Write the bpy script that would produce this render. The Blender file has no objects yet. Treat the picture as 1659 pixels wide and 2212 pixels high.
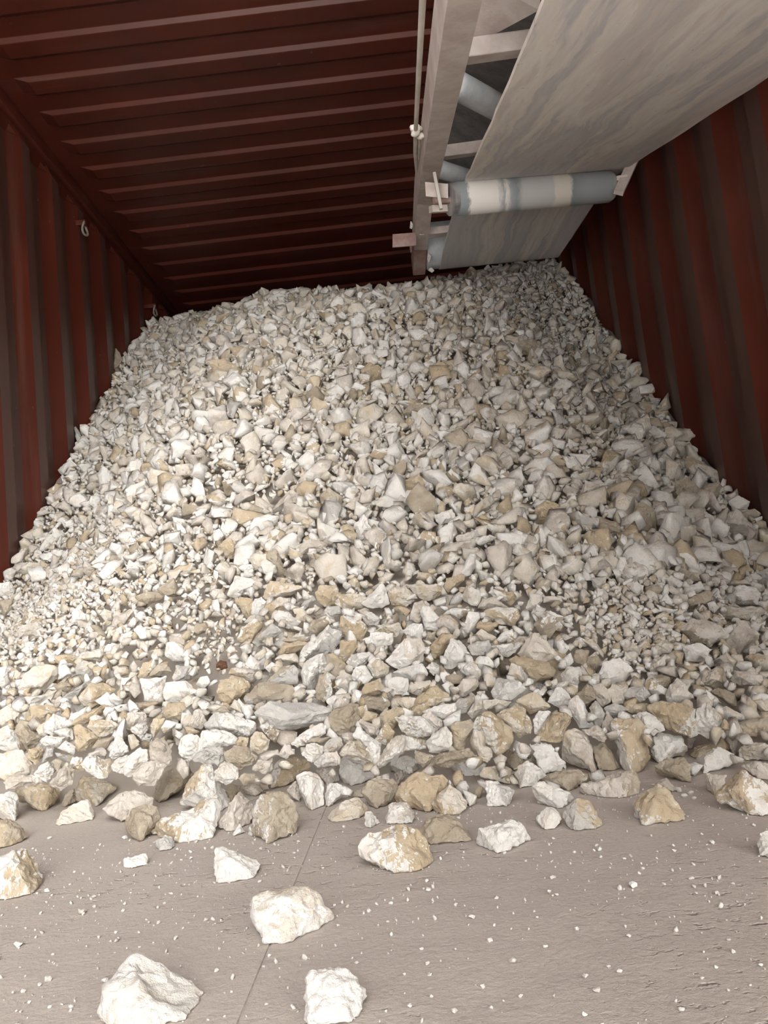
import bpy, bmesh, math, random
import numpy as np
from mathutils import Vector, Matrix, noise

# ------------------------------------------------------------------ camera, world, light
FPX, PCX, PCY = 1746.0, 829.5, 1106.0          # focal length and centre of the 1659 x 2212 frame
_D = np.array([55.0, -199.0, -FPX]); _D /= np.linalg.norm(_D)
_U = np.array([-1584.0, 14886.0, -FPX]); _U -= _D * _U.dot(_D); _U /= np.linalg.norm(_U)
_R = np.cross(_D, _U)
CM = np.array([_R, _D, _U])                     # world <- camera
CAM = np.array([0.0, 0.0, 0.26])
SC = bpy.context.scene
COL = SC.collection
cam = bpy.data.cameras.new('camera'); camo = bpy.data.objects.new('camera', cam); COL.objects.link(camo)
cam.sensor_fit = 'VERTICAL'; cam.sensor_height = 24.0; cam.lens = FPX / 2212.0 * 24.0
cam.clip_start = 0.02; cam.clip_end = 200
camo.matrix_world = Matrix([[*CM[0], CAM[0]], [*CM[1], CAM[1]], [*CM[2], CAM[2]], [0, 0, 0, 1]])
SC.camera = camo

SKY_STRENGTH = 1.0
SUN_STRENGTH = 28.0
EXPOSURE = 0.84
YARD_ALBEDO = 0.58

# hazy daylight: an overcast sky, brightest low behind the doorway to the right, over a pale yard
w = bpy.data.worlds.new('hazy_sky'); SC.world = w; w.use_nodes = True
nt = w.node_tree
bg = nt.nodes['Background']
tc = nt.nodes.new('ShaderNodeTexCoord'); dt = nt.nodes.new('ShaderNodeVectorMath'); dt.operation = 'DOT_PRODUCT'
dt.inputs[1].default_value = Vector((0.24, -0.85, 0.40)).normalized()
mr = nt.nodes.new('ShaderNodeMapRange'); mr.interpolation_type = 'SMOOTHSTEP'; mr.inputs[1].default_value = 0.80; mr.inputs[2].default_value = 1.0
rp = nt.nodes.new('ShaderNodeValToRGB')
nt.links.new(tc.outputs['Generated'], dt.inputs[0]); nt.links.new(dt.outputs['Value'], mr.inputs[0]); nt.links.new(mr.outputs[0], rp.inputs[0]); nt.links.new(rp.outputs[0], bg.inputs[0])
rp.color_ramp.elements[0].position = 0.0; rp.color_ramp.elements[0].color = (0.90, 0.90, 0.90, 1)
rp.color_ramp.elements[1].position = 1.0; rp.color_ramp.elements[1].color = (7.8, 7.65, 7.45, 1)
bg.inputs[1].default_value = SKY_STRENGTH
sun = bpy.data.lights.new('hazy_sun', 'SUN'); sun.energy = SUN_STRENGTH; sun.angle = math.radians(8); sun.color = (1, 0.97, 0.93)
suno = bpy.data.objects.new('hazy_sun', sun); COL.objects.link(suno)
suno.rotation_euler = Vector((-0.60, -0.12, -0.78)).to_track_quat('-Z', 'Y').to_euler()      # high over the container: falls on the yard, not inside
suno.location = (3, -6, 5)
SC.view_settings.view_transform = 'Standard'; SC.view_settings.look = 'None'
SC.view_settings.exposure = EXPOSURE; SC.view_settings.gamma = 1.0
SC.view_settings.use_curve_mapping = False
SC.cycles.max_bounces = 10; SC.cycles.diffuse_bounces = 6
SC.cycles.use_denoising = True
SC.cycles.sample_clamp_indirect = 8

# ------------------------------------------------------------------ helpers
def ray(x, y):
    d = CM @ np.array([x - PCX, -(y - PCY), -FPX]); return d / np.linalg.norm(d)
def pix(P):
    c = CM.T @ (np.asarray(P, float) - CAM); return PCX - c[0] * FPX / c[2], PCY + c[1] * FPX / c[2]

def tag(o, label=None, cat=None, group=None, kind=None):
    for k, v in (('label', label), ('category', cat), ('group', group), ('kind', kind)):
        if v: o[k] = v
    return o
def empty(name, loc):
    o = bpy.data.objects.new(name, None); o.location = loc; o.empty_display_size = 0.05; COL.objects.link(o); return o
def link(name, me, mats, parent=None, loc=(0, 0, 0)):
    o = bpy.data.objects.new(name, me); COL.objects.link(o)
    for m in (mats if isinstance(mats, (list, tuple)) else [mats]):
        if m is not None: me.materials.append(m)
    o.location = loc
    if parent is not None:
        p, off = parent, Vector((0, 0, 0))
        while p is not None: off += p.location; p = p.parent
        o.parent = parent; o.location = Vector(loc) - off
    return o
class MB:
    """collects pieces in world coordinates, builds one mesh"""
    def __init__(self): self.v, self.f = [], []
    def add(self, vs, fs):
        n = len(self.v); self.v += [tuple(map(float, p)) for p in vs]; self.f += [tuple(i + n for i in f) for f in fs]; return self
    def hexa(self, p):      # 0-3 one end (loop), 4-7 the other end
        return self.add(p, [(3, 2, 1, 0), (4, 5, 6, 7), (0, 1, 5, 4), (1, 2, 6, 5), (2, 3, 7, 6), (3, 0, 4, 7)])
    def box(self, lo, hi):
        (a, b, c), (d, e, f) = lo, hi
        return self.hexa([(a, b, c), (d, b, c), (d, b, f), (a, b, f), (a, e, c), (d, e, c), (d, e, f), (a, e, f)])
    def bar(self, p0, p1, w, h, up=(0, 0, 1)):
        p0, p1, up = (np.asarray(q, float) for q in (p0, p1, up))
        d = p1 - p0; d /= np.linalg.norm(d); s = np.cross(d, up); s /= np.linalg.norm(s); u = np.cross(s, d)
        o = [(-1, -1), (1, -1), (1, 1), (-1, 1)]
        return self.hexa([p0 + s * a * w / 2 + u * b * h / 2 for a, b in o] + [p1 + s * a * w / 2 + u * b * h / 2 for a, b in o])
    def tube(self, pts, r, n=16, cap=True):
        pts = [np.asarray(p, float) for p in pts]; rr = r if isinstance(r, (list, tuple)) else [r] * len(pts)
        base = len(self.v); s0 = None
        for i, p in enumerate(pts):
            d = pts[min(i + 1, len(pts) - 1)] - pts[max(i - 1, 0)]; d /= max(np.linalg.norm(d), 1e-9)
            if s0 is None:
                s0 = np.cross(d, (0, 0, 1) if abs(d[2]) < 0.9 else (1, 0, 0))
            s0 = s0 - d * s0.dot(d); s0 /= np.linalg.norm(s0); t = np.cross(d, s0)
            self.v += [tuple(p + rr[i] * (math.cos(a) * s0 + math.sin(a) * t)) for a in [2 * math.pi * k / n for k in range(n)]]
        for i in range(len(pts) - 1):
            for k in range(n):
                a, b = base + i * n + k, base + i * n + (k + 1) % n
                self.f.append((a, b, b + n, a + n))
        if cap:
            self.f.append(tuple(base + k for k in range(n))[::-1]); e = base + (len(pts) - 1) * n; self.f.append(tuple(e + k for k in range(n)))
        return self
    def build(self, name, mat, parent=None, loc=None, smooth=None, bevel=0):
        loc = loc if loc is not None else (tuple(np.mean(np.array(self.v), axis=0)))
        me = bpy.data.meshes.new(name)
        me.from_pydata([(p[0] - loc[0], p[1] - loc[1], p[2] - loc[2]) for p in self.v], [], self.f)
        bm = bmesh.new(); bm.from_mesh(me); bmesh.ops.recalc_face_normals(bm, faces=bm.faces)
        if bevel:
            bmesh.ops.bevel(bm, geom=[e for e in bm.edges if e.calc_face_angle(0) > 0.6], offset=bevel, segments=2, affect='EDGES', profile=0.5)
        bm.to_mesh(me); bm.free()
        if smooth:
            me.shade_smooth(); me.set_sharp_from_angle(angle=math.radians(smooth))
        return link(name, me, mat, parent, loc)

# ------------------------------------------------------------------ materials
def new_mat(name):
    m = bpy.data.materials.new(name); m.use_nodes = True; t = m.node_tree
    return m, t, t.nodes['Principled BSDF']
def nd(t, kind, **kw):
    n = t.nodes.new(kind)
    for k, v in kw.items():
        if k.startswith('i_'):
            key = k[2:]; key = int(key) if key.isdigit() else key.replace('_', ' ')
            n.inputs[key].default_value = v
        else: setattr(n, k, v)
    return n
def coords(t, scale=(1, 1, 1), kind='Object'):
    c = nd(t, 'ShaderNodeTexCoord'); m = nd(t, 'ShaderNodeMapping'); m.inputs['Scale'].default_value = scale
    t.links.new(c.outputs[kind], m.inputs[0]); return m.outputs[0]
def noise_tex(t, vec, scale, detail=4, rough=0.55):
    n = nd(t, 'ShaderNodeTexNoise'); n.inputs['Scale'].default_value = scale; n.inputs['Detail'].default_value = detail; n.inputs['Roughness'].default_value = rough
    if vec is not None: t.links.new(vec, n.inputs['Vector'])
    return n.outputs['Fac']
def ramp(t, fac, stops):
    r = nd(t, 'ShaderNodeValToRGB'); e = r.color_ramp.elements
    while len(e) < len(stops): e.new(0.5)
    for k, (p, c) in enumerate(stops):
        e[k].position = p; e[k].color = (*c, 1) if len(c) == 3 else c
    t.links.new(fac, r.inputs[0]); return r.outputs[0]
def mixc(t, fac, a, b, mode='MIX'):
    m = nd(t, 'ShaderNodeMix', data_type='RGBA', blend_type=mode)
    for key, val in ((0, fac), (6, a), (7, b)):
        if hasattr(val, 'is_linked') or hasattr(val, 'node'): t.links.new(val, m.inputs[key])
        else: m.inputs[key].default_value = (*val, 1) if isinstance(val, tuple) and len(val) == 3 else val
    return m.outputs[2]
def bump(t, bsdf, h, strength, dist, prev=None):
    b = nd(t, 'ShaderNodeBump'); b.inputs['Strength'].default_value = strength; b.inputs['Distance'].default_value = dist
    t.links.new(h, b.inputs['Height'])
    if prev is not None: t.links.new(prev, b.inputs['Normal'])
    t.links.new(b.outputs[0], bsdf.inputs['Normal']); return b.outputs[0]

BW = (0, 0, 0), (1, 1, 1)
def stone_mat(name, main, patch, lo=0.46, hi=0.56, pale=(0.82, 0.79, 0.74), speck=0.0, massed=False):
    m, t, b = new_mat(name)
    if massed:                       # one mesh of many stones: the tone of each stone is stored with it
        a = nd(t, 'ShaderNodeAttribute', attribute_name='tone'); rnd = a.outputs['Fac']
        v = coords(t)
    else:
        a = nd(t, 'ShaderNodeObjectInfo'); rnd = a.outputs['Random']; v = coords(t)
        ofs = nd(t, 'ShaderNodeVectorMath', operation='ADD'); cmb = nd(t, 'ShaderNodeMath', operation='MULTIPLY', i_1=37.0)
        t.links.new(rnd, cmb.inputs[0]); t.links.new(v, ofs.inputs[0]); t.links.new(cmb.outputs[0], ofs.inputs[1]); v = ofs.outputs[0]
    n1 = noise_tex(t, v, 26, 5, 0.65)
    c = mixc(t, ramp(t, n1, [(lo, BW[0]), (hi, BW[1])]), main, patch)
    if speck:                        # pale chips knocked out of a weathered skin
        n2 = noise_tex(t, v, 95, 4, 0.7)
        c = mixc(t, ramp(t, n2, [(1 - speck - 0.03, BW[0]), (1 - speck + 0.04, BW[1])]), c, pale)
    n3 = noise_tex(t, v, 60, 5, 0.6)
    c = mixc(t, 0.24, c, ramp(t, n3, [(0.3, (0.55, 0.55, 0.55)), (0.7, (1, 1, 1))]), 'MULTIPLY')
    c = mixc(t, 1.0, c, ramp(t, rnd, [(0.0, (0.88, 0.87, 0.85)), (1.0, (1.0, 1.0, 1.0))]), 'MULTIPLY')
    t.links.new(c, b.inputs['Base Color']); b.inputs['Roughness'].default_value = 0.92; b.inputs['Specular IOR Level'].default_value = 0.15
    p = bump(t, b, noise_tex(t, v, 38, 8, 0.75), 0.8, 0.010)
    bump(t, b, noise_tex(t, v, 190, 4, 0.7), 0.5, 0.002, p)
    return m
W_, C_, P_, T_, K_, G_ = (0.86, 0.84, 0.80), (0.74, 0.685, 0.60), (0.72, 0.665, 0.60), (0.56, 0.455, 0.32), (0.44, 0.375, 0.29), (0.56, 0.54, 0.51)
def stone_set(massed):
    s = ' in mass' if massed else ''
    return {'w': stone_mat('white_limestone' + s, W_, (0.76, 0.70, 0.62), 0.5, 0.66, massed=massed),
            'c': stone_mat('cream_limestone' + s, C_, (0.66, 0.57, 0.44), 0.5, 0.62, massed=massed),
            'p': stone_mat('pale_beige_limestone' + s, P_, (0.55, 0.49, 0.42), 0.48, 0.6, massed=massed),
            't': stone_mat('tan_limestone_skin' + s, T_, (0.62, 0.53, 0.40), 0.46, 0.6, speck=0.36, massed=massed),
            'k': stone_mat('brown_grey_limestone_skin' + s, K_, (0.52, 0.46, 0.37), 0.46, 0.58, speck=0.33, massed=massed),
            'g': stone_mat('grey_limestone' + s, G_, (0.62, 0.60, 0.56), 0.45, 0.6, speck=0.30, massed=massed),
            'r': stone_mat('rust_brown_stone' + s, (0.13, 0.06, 0.04), (0.2, 0.11, 0.07), massed=massed)}
SM, PM = stone_set(False), stone_set(True)
SKEYS = list('wcptkgr')

def red_steel(name, along, dust_or_sheen=0.0):
    m, t, b = new_mat(name)
    v = coords(t)
    n = noise_tex(t, v, 3.0, 6, 0.6); n2 = noise_tex(t, coords(t, along), 1.0, 5, 0.65)
    c = mixc(t, ramp(t, n, [(0.35, BW[0]), (0.7, BW[1])]), (0.094, 0.0185, 0.0095), (0.064, 0.0140, 0.0080))
    c = mixc(t, ramp(t, n2, [(0.55, BW[0]), (0.80, (0.5, 0.5, 0.5))]), c, (0.15, 0.085, 0.065))
    if dust_or_sheen:  # grey-brown colour imitating the sheen of steel seen at a grazing angle
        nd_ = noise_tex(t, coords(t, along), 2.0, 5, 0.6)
        c = mixc(t, ramp(t, nd_, [(0.25, (dust_or_sheen * .7,) * 3), (0.75, (dust_or_sheen,) * 3)]), c, (0.110, 0.078, 0.064))
    n4 = noise_tex(t, v, 34, 3, 0.5)
    c = mixc(t, ramp(t, n4, [(0.72, BW[0]), (0.78, (0.45, 0.45, 0.45))]), c, (0.27, 0.19, 0.15))
    t.links.new(c, b.inputs['Base Color']); b.inputs['Roughness'].default_value = 0.40; b.inputs['Specular IOR Level'].default_value = 0.5
    bump(t, b, noise_tex(t, v, 55, 3), 0.12, 0.002)
    return m
RED = red_steel('red_oxide_painted_steel', (9, 9, 0.7))
RED_SHEEN = red_steel('sheen_tinted_red_steel', (9, 9, 0.7), 0.5)
REDC = red_steel('red_oxide_painted_ceiling_steel', (0.7, 9, 9))

def dusty_steel(name, base, dust_or_sheen, lo=0.4, hi=0.6, rough=0.75, scale=14):
    m, t, b = new_mat(name); v = coords(t)
    c = mixc(t, ramp(t, noise_tex(t, v, scale, 6, 0.65), [(lo, BW[0]), (hi, BW[1])]), base, dust_or_sheen)
    t.links.new(c, b.inputs['Base Color']); b.inputs['Roughness'].default_value = rough
    bump(t, b, noise_tex(t, v, 130, 4), 0.3, 0.002); return m
FRAME = dusty_steel('dust_caked_frame_paint', (0.52, 0.44, 0.40), (0.64, 0.57, 0.52))
FRAMEP = dusty_steel('dust_caked_frame_end', (0.26, 0.15, 0.13), (0.36, 0.26, 0.23))
ROLL = dusty_steel('dusty_roller_steel', (0.38, 0.41, 0.43), (0.55, 0.56, 0.56), rough=0.45, scale=9)
CORDM = dusty_steel('dusty_cord', (0.55, 0.51, 0.45), (0.64, 0.60, 0.54))
DARKB = dusty_steel('carrying_belt_rubber', (0.12, 0.115, 0.11), (0.2, 0.19, 0.18))
RINGM = dusty_steel('bare_lashing_ring_steel', (0.17, 0.145, 0.125), (0.28, 0.25, 0.21), rough=0.4, scale=60)

def belt_mat():
    m, t, b = new_mat('dusty_streaked_belt')
    v = coords(t, (9, 0.25, 2)); fine = coords(t, (60, 5, 8)); o = coords(t)
    wob = noise_tex(t, coords(t, (3, 1.6, 3)), 1.6, 4)
    wv = nd(t, 'ShaderNodeVectorMath', operation='SCALE'); wv.inputs['Scale'].default_value = 0.8
    ad = nd(t, 'ShaderNodeVectorMath', operation='ADD')
    cm_ = nd(t, 'ShaderNodeCombineXYZ'); t.links.new(wob, cm_.inputs[0]); t.links.new(cm_.outputs[0], wv.inputs[0])
    t.links.new(v, ad.inputs[0]); t.links.new(wv.outputs[0], ad.inputs[1])
    n = noise_tex(t, ad.outputs[0], 0.62, 6, 0.6)
    c = ramp(t, n, [(0.33, (0.60, 0.59, 0.59)), (0.42, (0.72, 0.69, 0.66)), (0.47, (0.60, 0.585, 0.585)), (0.50, (0.80, 0.745, 0.68)), (0.54, (0.86, 0.82, 0.75)), (0.57, (0.76, 0.69, 0.63)), (0.64, (0.62, 0.60, 0.59)), (0.72, (0.76, 0.71, 0.66))])
    n2 = noise_tex(t, fine, 1.0, 5, 0.7)
    c = mixc(t, 0.45, c, ramp(t, n2, [(0.3, (0.72, 0.72, 0.73)), (0.7, (1, 1, 1))]), 'MULTIPLY')
    n3 = noise_tex(t, coords(t, (16, 4, 8)), 3.0, 6, 0.75)
    c = mixc(t, ramp(t, n3, [(0.62, BW[0]), (0.70, (0.7, 0.7, 0.7))]), c, (0.46, 0.38, 0.30))
    n4 = noise_tex(t, o, 70, 3, 0.6)
    c = mixc(t, ramp(t, n4, [(0.70, BW[0]), (0.76, (0.6, 0.6, 0.6))]), c, (0.18, 0.17, 0.17))
    t.links.new(c, b.inputs['Base Color']); b.inputs['Roughness'].default_value = 0.85
    p = bump(t, b, n, 0.4, 0.006); bump(t, b, n2, 0.25, 0.002, p)
    return m
BELT = belt_mat()

def return_roller_mat():
    m, t, b = new_mat('dust_banded_roller')
    s = nd(t, 'ShaderNodeSeparateXYZ'); t.links.new(coords(t), s.inputs[0])
    cb = nd(t, 'ShaderNodeCombineXYZ'); t.links.new(s.outputs[0], cb.inputs[0])
    jag = noise_tex(t, coords(t, (60, 25, 25)), 1.0, 5, 0.75)
    mv = nd(t, 'ShaderNodeMath', operation='MULTIPLY_ADD', i_1=0.035, i_2=-0.0175); t.links.new(jag, mv.inputs[0])
    ad = nd(t, 'ShaderNodeMath', operation='ADD'); t.links.new(s.outputs[0], ad.inputs[0]); t.links.new(mv.outputs[0], ad.inputs[1])
    mr = nd(t, 'ShaderNodeMapRange'); mr.inputs[1].default_value = -0.31; mr.inputs[2].default_value = 0.31; t.links.new(ad.outputs[0], mr.inputs[0])
    g, gg, wt, cr, lt = (0.27, 0.30, 0.31), (0.37, 0.39, 0.40), (0.84, 0.81, 0.76), (0.74, 0.70, 0.61), (0.55, 0.55, 0.54)
    st = [(0.0, g), (0.145, g), (0.155, wt), (0.30, wt), (0.33, gg), (0.345, wt), (0.37, gg), (0.40, g), (0.43, lt), (0.59, lt), (0.60, cr), (0.685, cr), (0.70, g), (0.77, gg), (0.92, gg), (0.955, lt)]
    c = ramp(t, mr.outputs[0], st)
    t.links.new(c, b.inputs['Base Color']); b.inputs['Roughness'].default_value = 0.5
    bump(t, b, jag, 0.2, 0.003); return m
RROLL = return_roller_mat()

def floor_mat():
    m, t, b = new_mat('dusty_plywood_floor')
    v = coords(t)
    n = noise_tex(t, v, 2.2, 6, 0.6); n2 = noise_tex(t, coords(t, (6, 22, 6)), 1.6, 5, 0.65)
    c = mixc(t, ramp(t, n, [(0.3, BW[0]), (0.7, BW[1])]), (0.425, 0.378, 0.337), (0.51, 0.46, 0.415))
    c = mixc(t, ramp(t, n2, [(0.45, BW[0]), (0.75, (0.4, 0.4, 0.4))]), c, (0.54, 0.485, 0.43))
    f = noise_tex(t, v, 240, 3, 0.6)
    c = mixc(t, 0.3, c, ramp(t, f, [(0.3, (0.7, 0.7, 0.7)), (0.7, (1, 1, 1))]), 'MULTIPLY')
    t.links.new(c, b.inputs['Base Color']); b.inputs['Roughness'].default_value = 0.95; b.inputs['Specular IOR Level'].default_value = 0.1
    pits = noise_tex(t, coords(t, (60, 75, 50)), 1.0, 3, 0.6)
    zone = noise_tex(t, v, 3.5, 3, 0.5)
    pr = ramp(t, pits, [(0.30, BW[0]), (0.42, BW[1])]); zr = ramp(t, zone, [(0.46, BW[1]), (0.6, BW[0])])
    h = mixc(t, 1.0, pr, zr, 'LIGHTEN')
    p = bump(t, b, h, 0.8, 0.0022)
    p = bump(t, b, noise_tex(t, v, 170, 4, 0.7), 0.75, 0.0018, p)
    bump(t, b, noise_tex(t, v, 14, 4, 0.6), 0.4, 0.006, p)
    return m
FLOOR = floor_mat()
m_, t_, b_ = new_mat('pale_concrete_yard')
c_ = mixc(t_, noise_tex(t_, coords(t_), 1.5, 5), (YARD_ALBEDO * 0.9,) * 3, (YARD_ALBEDO, YARD_ALBEDO * 0.98, YARD_ALBEDO * 0.96)); t_.links.new(c_, b_.inputs['Base Color']); b_.inputs['Roughness'].default_value = 0.9
YARD = m_
m_, t_, b_ = new_mat('pile_dust_bed')
c_ = mixc(t_, noise_tex(t_, coords(t_), 40, 5), (0.30, 0.265, 0.225), (0.40, 0.355, 0.31)); t_.links.new(c_, b_.inputs['Base Color']); b_.inputs['Roughness'].default_value = 0.95
BED = m_

# ------------------------------------------------------------------ the container (structure)
XL, XR, ZC, Y0, Y1 = -1.355, 1.0, 2.39, -0.15, 5.75
def corrugated(name, x, outward, y0, y1):
    # trapezoid profile: inner flat, slope, outer flat, slope; pitch 0.278
    mb = MB(); pr = []; y = y0; PH = 0.115 if outward < 0 else 0.115
    prof = [(0.0, 0), (0.072, 0), (0.140, 1), (0.210, 1), (0.278, 0)]
    k = 0
    ys = []
    while True:
        base = y0 - 0.278 + PH + k * 0.278
        if base > y1: break
        for dy, o in prof[:-1]: ys.append((base + dy, o))
        k += 1
    ys = [(min(max(a, y0), y1), o) for a, o in ys if a > y0 - 0.2 and a < y1 + 0.2]
    d = 0.036 * outward; th = 0.008 * outward
    z0, z1 = 0.0, ZC - 0.062
    zs = [z0, z1 - 0.05, z1]
    vs = []; n = len(ys)
    for a, o in ys:
        for z in zs: vs.append((x + d * (o if z < z1 else 0.55), a, z))
    fs = []
    for i in range(n - 1):
        for j in range(2): fs.append((i * 3 + j, (i + 1) * 3 + j, (i + 1) * 3 + j + 1, i * 3 + j + 1))
    m0 = len(vs); vs += [(p[0] + th, p[1], p[2]) for p in vs]
    fs += [tuple(q + m0 for q in f[::-1]) for f in fs]
    for i in range(n - 1):
        fs.append((i * 3, i * 3 + m0, (i + 1) * 3 + m0, (i + 1) * 3)); fs.append((i * 3 + 2, (i + 1) * 3 + 2, (i + 1) * 3 + 2 + m0, i * 3 + 2 + m0))
    mb.add(vs, fs); o = mb.build(name, [RED, RED_SHEEN], loc=(x, (y0 + y1) / 2, 0)); tag(o, kind='structure')
    for p in o.data.polygons:            # grazing sheen of the flats painted in as grey-brown; slopes stay plain red
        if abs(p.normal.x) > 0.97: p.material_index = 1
    return o
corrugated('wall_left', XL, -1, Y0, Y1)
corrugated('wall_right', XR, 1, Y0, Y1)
tag(MB().box((XL - 0.04, Y1, 0), (XR + 0.04, Y1 + 0.03, ZC)).build('wall_back', RED), kind='structure')
for nm, x0, x1 in (('trim_1', XL - 0.045, XL + 0.012), ('trim_2', XR - 0.012, XR + 0.045)):     # top side rails
    tag(MB().box((x0, Y0, ZC - 0.062), (x1, Y1, ZC - 0.002)).build(nm, RED, bevel=0.012, smooth=40), kind='structure')
def ceiling():
    # ribs across the width, pitch 0.209, hollow between; ribs fade out before the side rails
    mb = MB(); xs = [XL - 0.045, XL + 0.075, XL + 0.125] + list(np.linspace(XL + 0.3, XR - 0.3, 6)) + [XR - 0.125, XR - 0.075, XR + 0.045]
    amp = [0, 0, 1] + [1] * 6 + [1, 0, 0]
    prof = [(0.0, 0.0), (0.003, -0.001), (0.015, -0.014), (0.018, -0.015), (0.090, -0.015), (0.120, 0.0)]
    ys = [(Y0, 0)]; k = 0
    while True:
        base = Y0 + 0.06 + k * 0.2095 + RIBPH
        if base + 0.2 > Y1: break
        ys += [(base + a, z) for a, z in prof]; k += 1
    ys.append((Y1 + 0.03, 0)); nx = len(xs)
    vs = [(x, y, ZC + z * a) for y, z in ys for x, a in zip(xs, amp)]
    fs = [(i * nx + j, i * nx + j + 1, (i + 1) * nx + j + 1, (i + 1) * nx + j) for i in range(len(ys) - 1) for j in range(nx - 1)]
    m0 = len(vs); vs += [(p[0], p[1], ZC + 0.03) for p in vs]; fs += [tuple(q + m0 for q in f[::-1]) for f in fs]
    ny = len(ys)
    for i in range(ny - 1):
        for j in (0, nx - 1): fs.append((i * nx + j, (i + 1) * nx + j, (i + 1) * nx + j + m0, i * nx + j + m0))
    for j in range(nx - 1):
        for i in (0, ny - 1): fs.append((i * nx + j, i * nx + j + 1, i * nx + j + 1 + m0, i * nx + j + m0))
    mb.add(vs, fs); o = mb.build('ceiling', REDC, loc=(0, (Y0 + Y1) / 2, ZC)); tag(o, kind='structure')
RIBPH = -0.028
ceiling()
# floor: two rows of sheets meeting at one long seam
sa, sb = CAM + ray(517, 2205) * (-CAM[2] / ray(517, 2205)[2]), CAM + ray(675, 1815) * (-CAM[2] / ray(675, 1815)[2])
SEAM = float((sa[0] + sb[0]) / 2)
fl = MB(); g = 0.0011; x0, x1 = XL - 0.04, XR + 0.04
cs = [(x0, 0), (SEAM - g, 0), (SEAM - g * 0.5, -0.0012), (SEAM + g * 0.5, -0.0012), (SEAM + g, 0), (x1, 0)]
vs = [(x, y, z) for y in (Y0, Y1 + 0.03) for x, z in cs] + [(x, y, -0.03) for y in (Y0, Y1 + 0.03) for x, z in cs]
n = len(cs); fs = []
for j in range(n - 1):
    fs += [(j, j + 1, n + j + 1, n + j), (2 * n + j, 3 * n + j, 3 * n + j + 1, 2 * n + j + 1), (j, 2 * n + j, 2 * n + j + 1, j + 1), (n + j, n + j + 1, 3 * n + j + 1, 3 * n + j)]
fs += [(0, n, 3 * n, 2 * n), (n - 1, 3 * n - 1, 4 * n - 1, 2 * n - 1)]
tag(fl.add(vs, fs).build('floor', FLOOR, loc=(0, 2.8, 0)), kind='structure')
tag(MB().box((-14, -16, -1.35), (14, 9, -1.25)).build('ground', YARD), kind='structure')

# ------------------------------------------------------------------ conveyor
def plane_frame(vx, vy):
    b = ray(vx, vy); v = np.cross(b, (0, 0, 1)); v /= np.linalg.norm(v); return b, v, np.cross(v, b)
B1, V1, N1 = plane_frame(880, 694); B2, V2, N2 = plane_frame(820, 1150)
H1 = 0.3932
def P1(x, y, dw=0.0):
    r = ray(x, y); return CAM + r * (H1 + dw) / N1.dot(r)
JL = P1(986, 432); JR = P1(1296, 400)
H2 = N2.dot(JL - CAM)
def P2(x, y, dw=0.0):
    r = ray(x, y); return CAM + r * (H2 + dw) / N2.dot(r)
def PY(x, y, Y):
    r = ray(x, y); return CAM + r * (Y - CAM[1]) / r[1]
EL, ER = P2(950, 580), P2(1203, 560)
BW_ = 0.535
ctr_j = JL + V1 * BW_ / 2; ctr_e = EL + V2 * BW_ / 2
root = empty('belt_conveyor', tuple(ctr_j))
tag(root, 'dusty belt conveyor slanting up into the container over the pile', 'conveyor')
DR = 0.10
def strip(name, path, width, mat, parent, th=0.008, trough=None, ragged=0.004, nc=12):
    """path: list of (centre, across, normal); a belt of real thickness"""
    vs, fs = [], []; rnd = random.Random(5); m = nc + 1
    for k in (0, 1):
        for i, (c, a, n) in enumerate(path):
            for j in range(m):
                q = j / nc - 0.5; r = ragged * (noise.noise(Vector((i * 0.9, j * 3.1, 0.3)))) if j in (0, nc) else 0
                up = trough * max(0, abs(q) - 0.2) if trough else 0
                vs.append(np.asarray(c) + a * (q * width + r) + n * (up + k * th))
    N = len(path) * m
    for i in range(len(path) - 1):
        for j in range(nc):
            f = (i * m + j, i * m + j + 1, (i + 1) * m + j + 1, (i + 1) * m + j); fs += [f, tuple(q + N for q in f[::-1])]
        for j in (0, nc):
            a, b = i * m + j, (i + 1) * m + j; fs.append((a, b, b + N, a + N))
    for i in (0, len(path) - 1):
        for j in range(nc):
            a = i * m + j; fs.append((a, a + 1, a + 1 + N, a + N))
    return MB().add(vs, fs).build(name, mat, parent, smooth=50)
start = ctr_j - B1 * 3.9
path = []
for k in range(40):
    q = k / 39; p = start + (ctr_j - start) * q
    path.append((p - N1 * 0.02 * math.sin(math.pi * q), V1, N1))
for k in range(1, 12):
    q = k / 11; p = ctr_j + (ctr_e - ctr_j) * q
    path.append((p, V2, N2))
dc = ctr_e + N2 * (DR + 0.004); ax2 = V2
dirf = np.cross(N2, V2); dirf = B2
for k in range(1, 13):
    a = math.pi * k / 12
    path.append((dc - N2 * math.cos(a) * (DR + 0.004) + dirf * math.sin(a) * (DR + 0.004), V2, N2 * math.cos(a) - dirf * math.sin(a)))
strip('return_belt', path, BW_, BELT, root)
top_e = dc + N2 * (DR + 0.012); top_j = ctr_j + N1 * 0.235; top_s = start + N1 * 0.235
pth = [(top_s + (top_j - top_s) * k / 20, V1, N1) for k in range(21)] + [(top_j + (top_e - top_j) * k / 8, V2, N2) for k in range(1, 9)]
strip('carrying_belt', pth, BW_, DARKB, root, trough=0.28)
o = MB().tube([dc - V2 * 0.325, dc - V2 * 0.32, dc + V2 * 0.255, dc + V2 * 0.26], [DR - 0.006, DR, DR, DR - 0.006], 40).build('head_drum', ROLL, root, smooth=40)
MB().tube([dc - V2 * 0.39, dc + V2 * 0.29], 0.02, 16).build('drum_shaft', FRAMEP, o, smooth=40)

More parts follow.
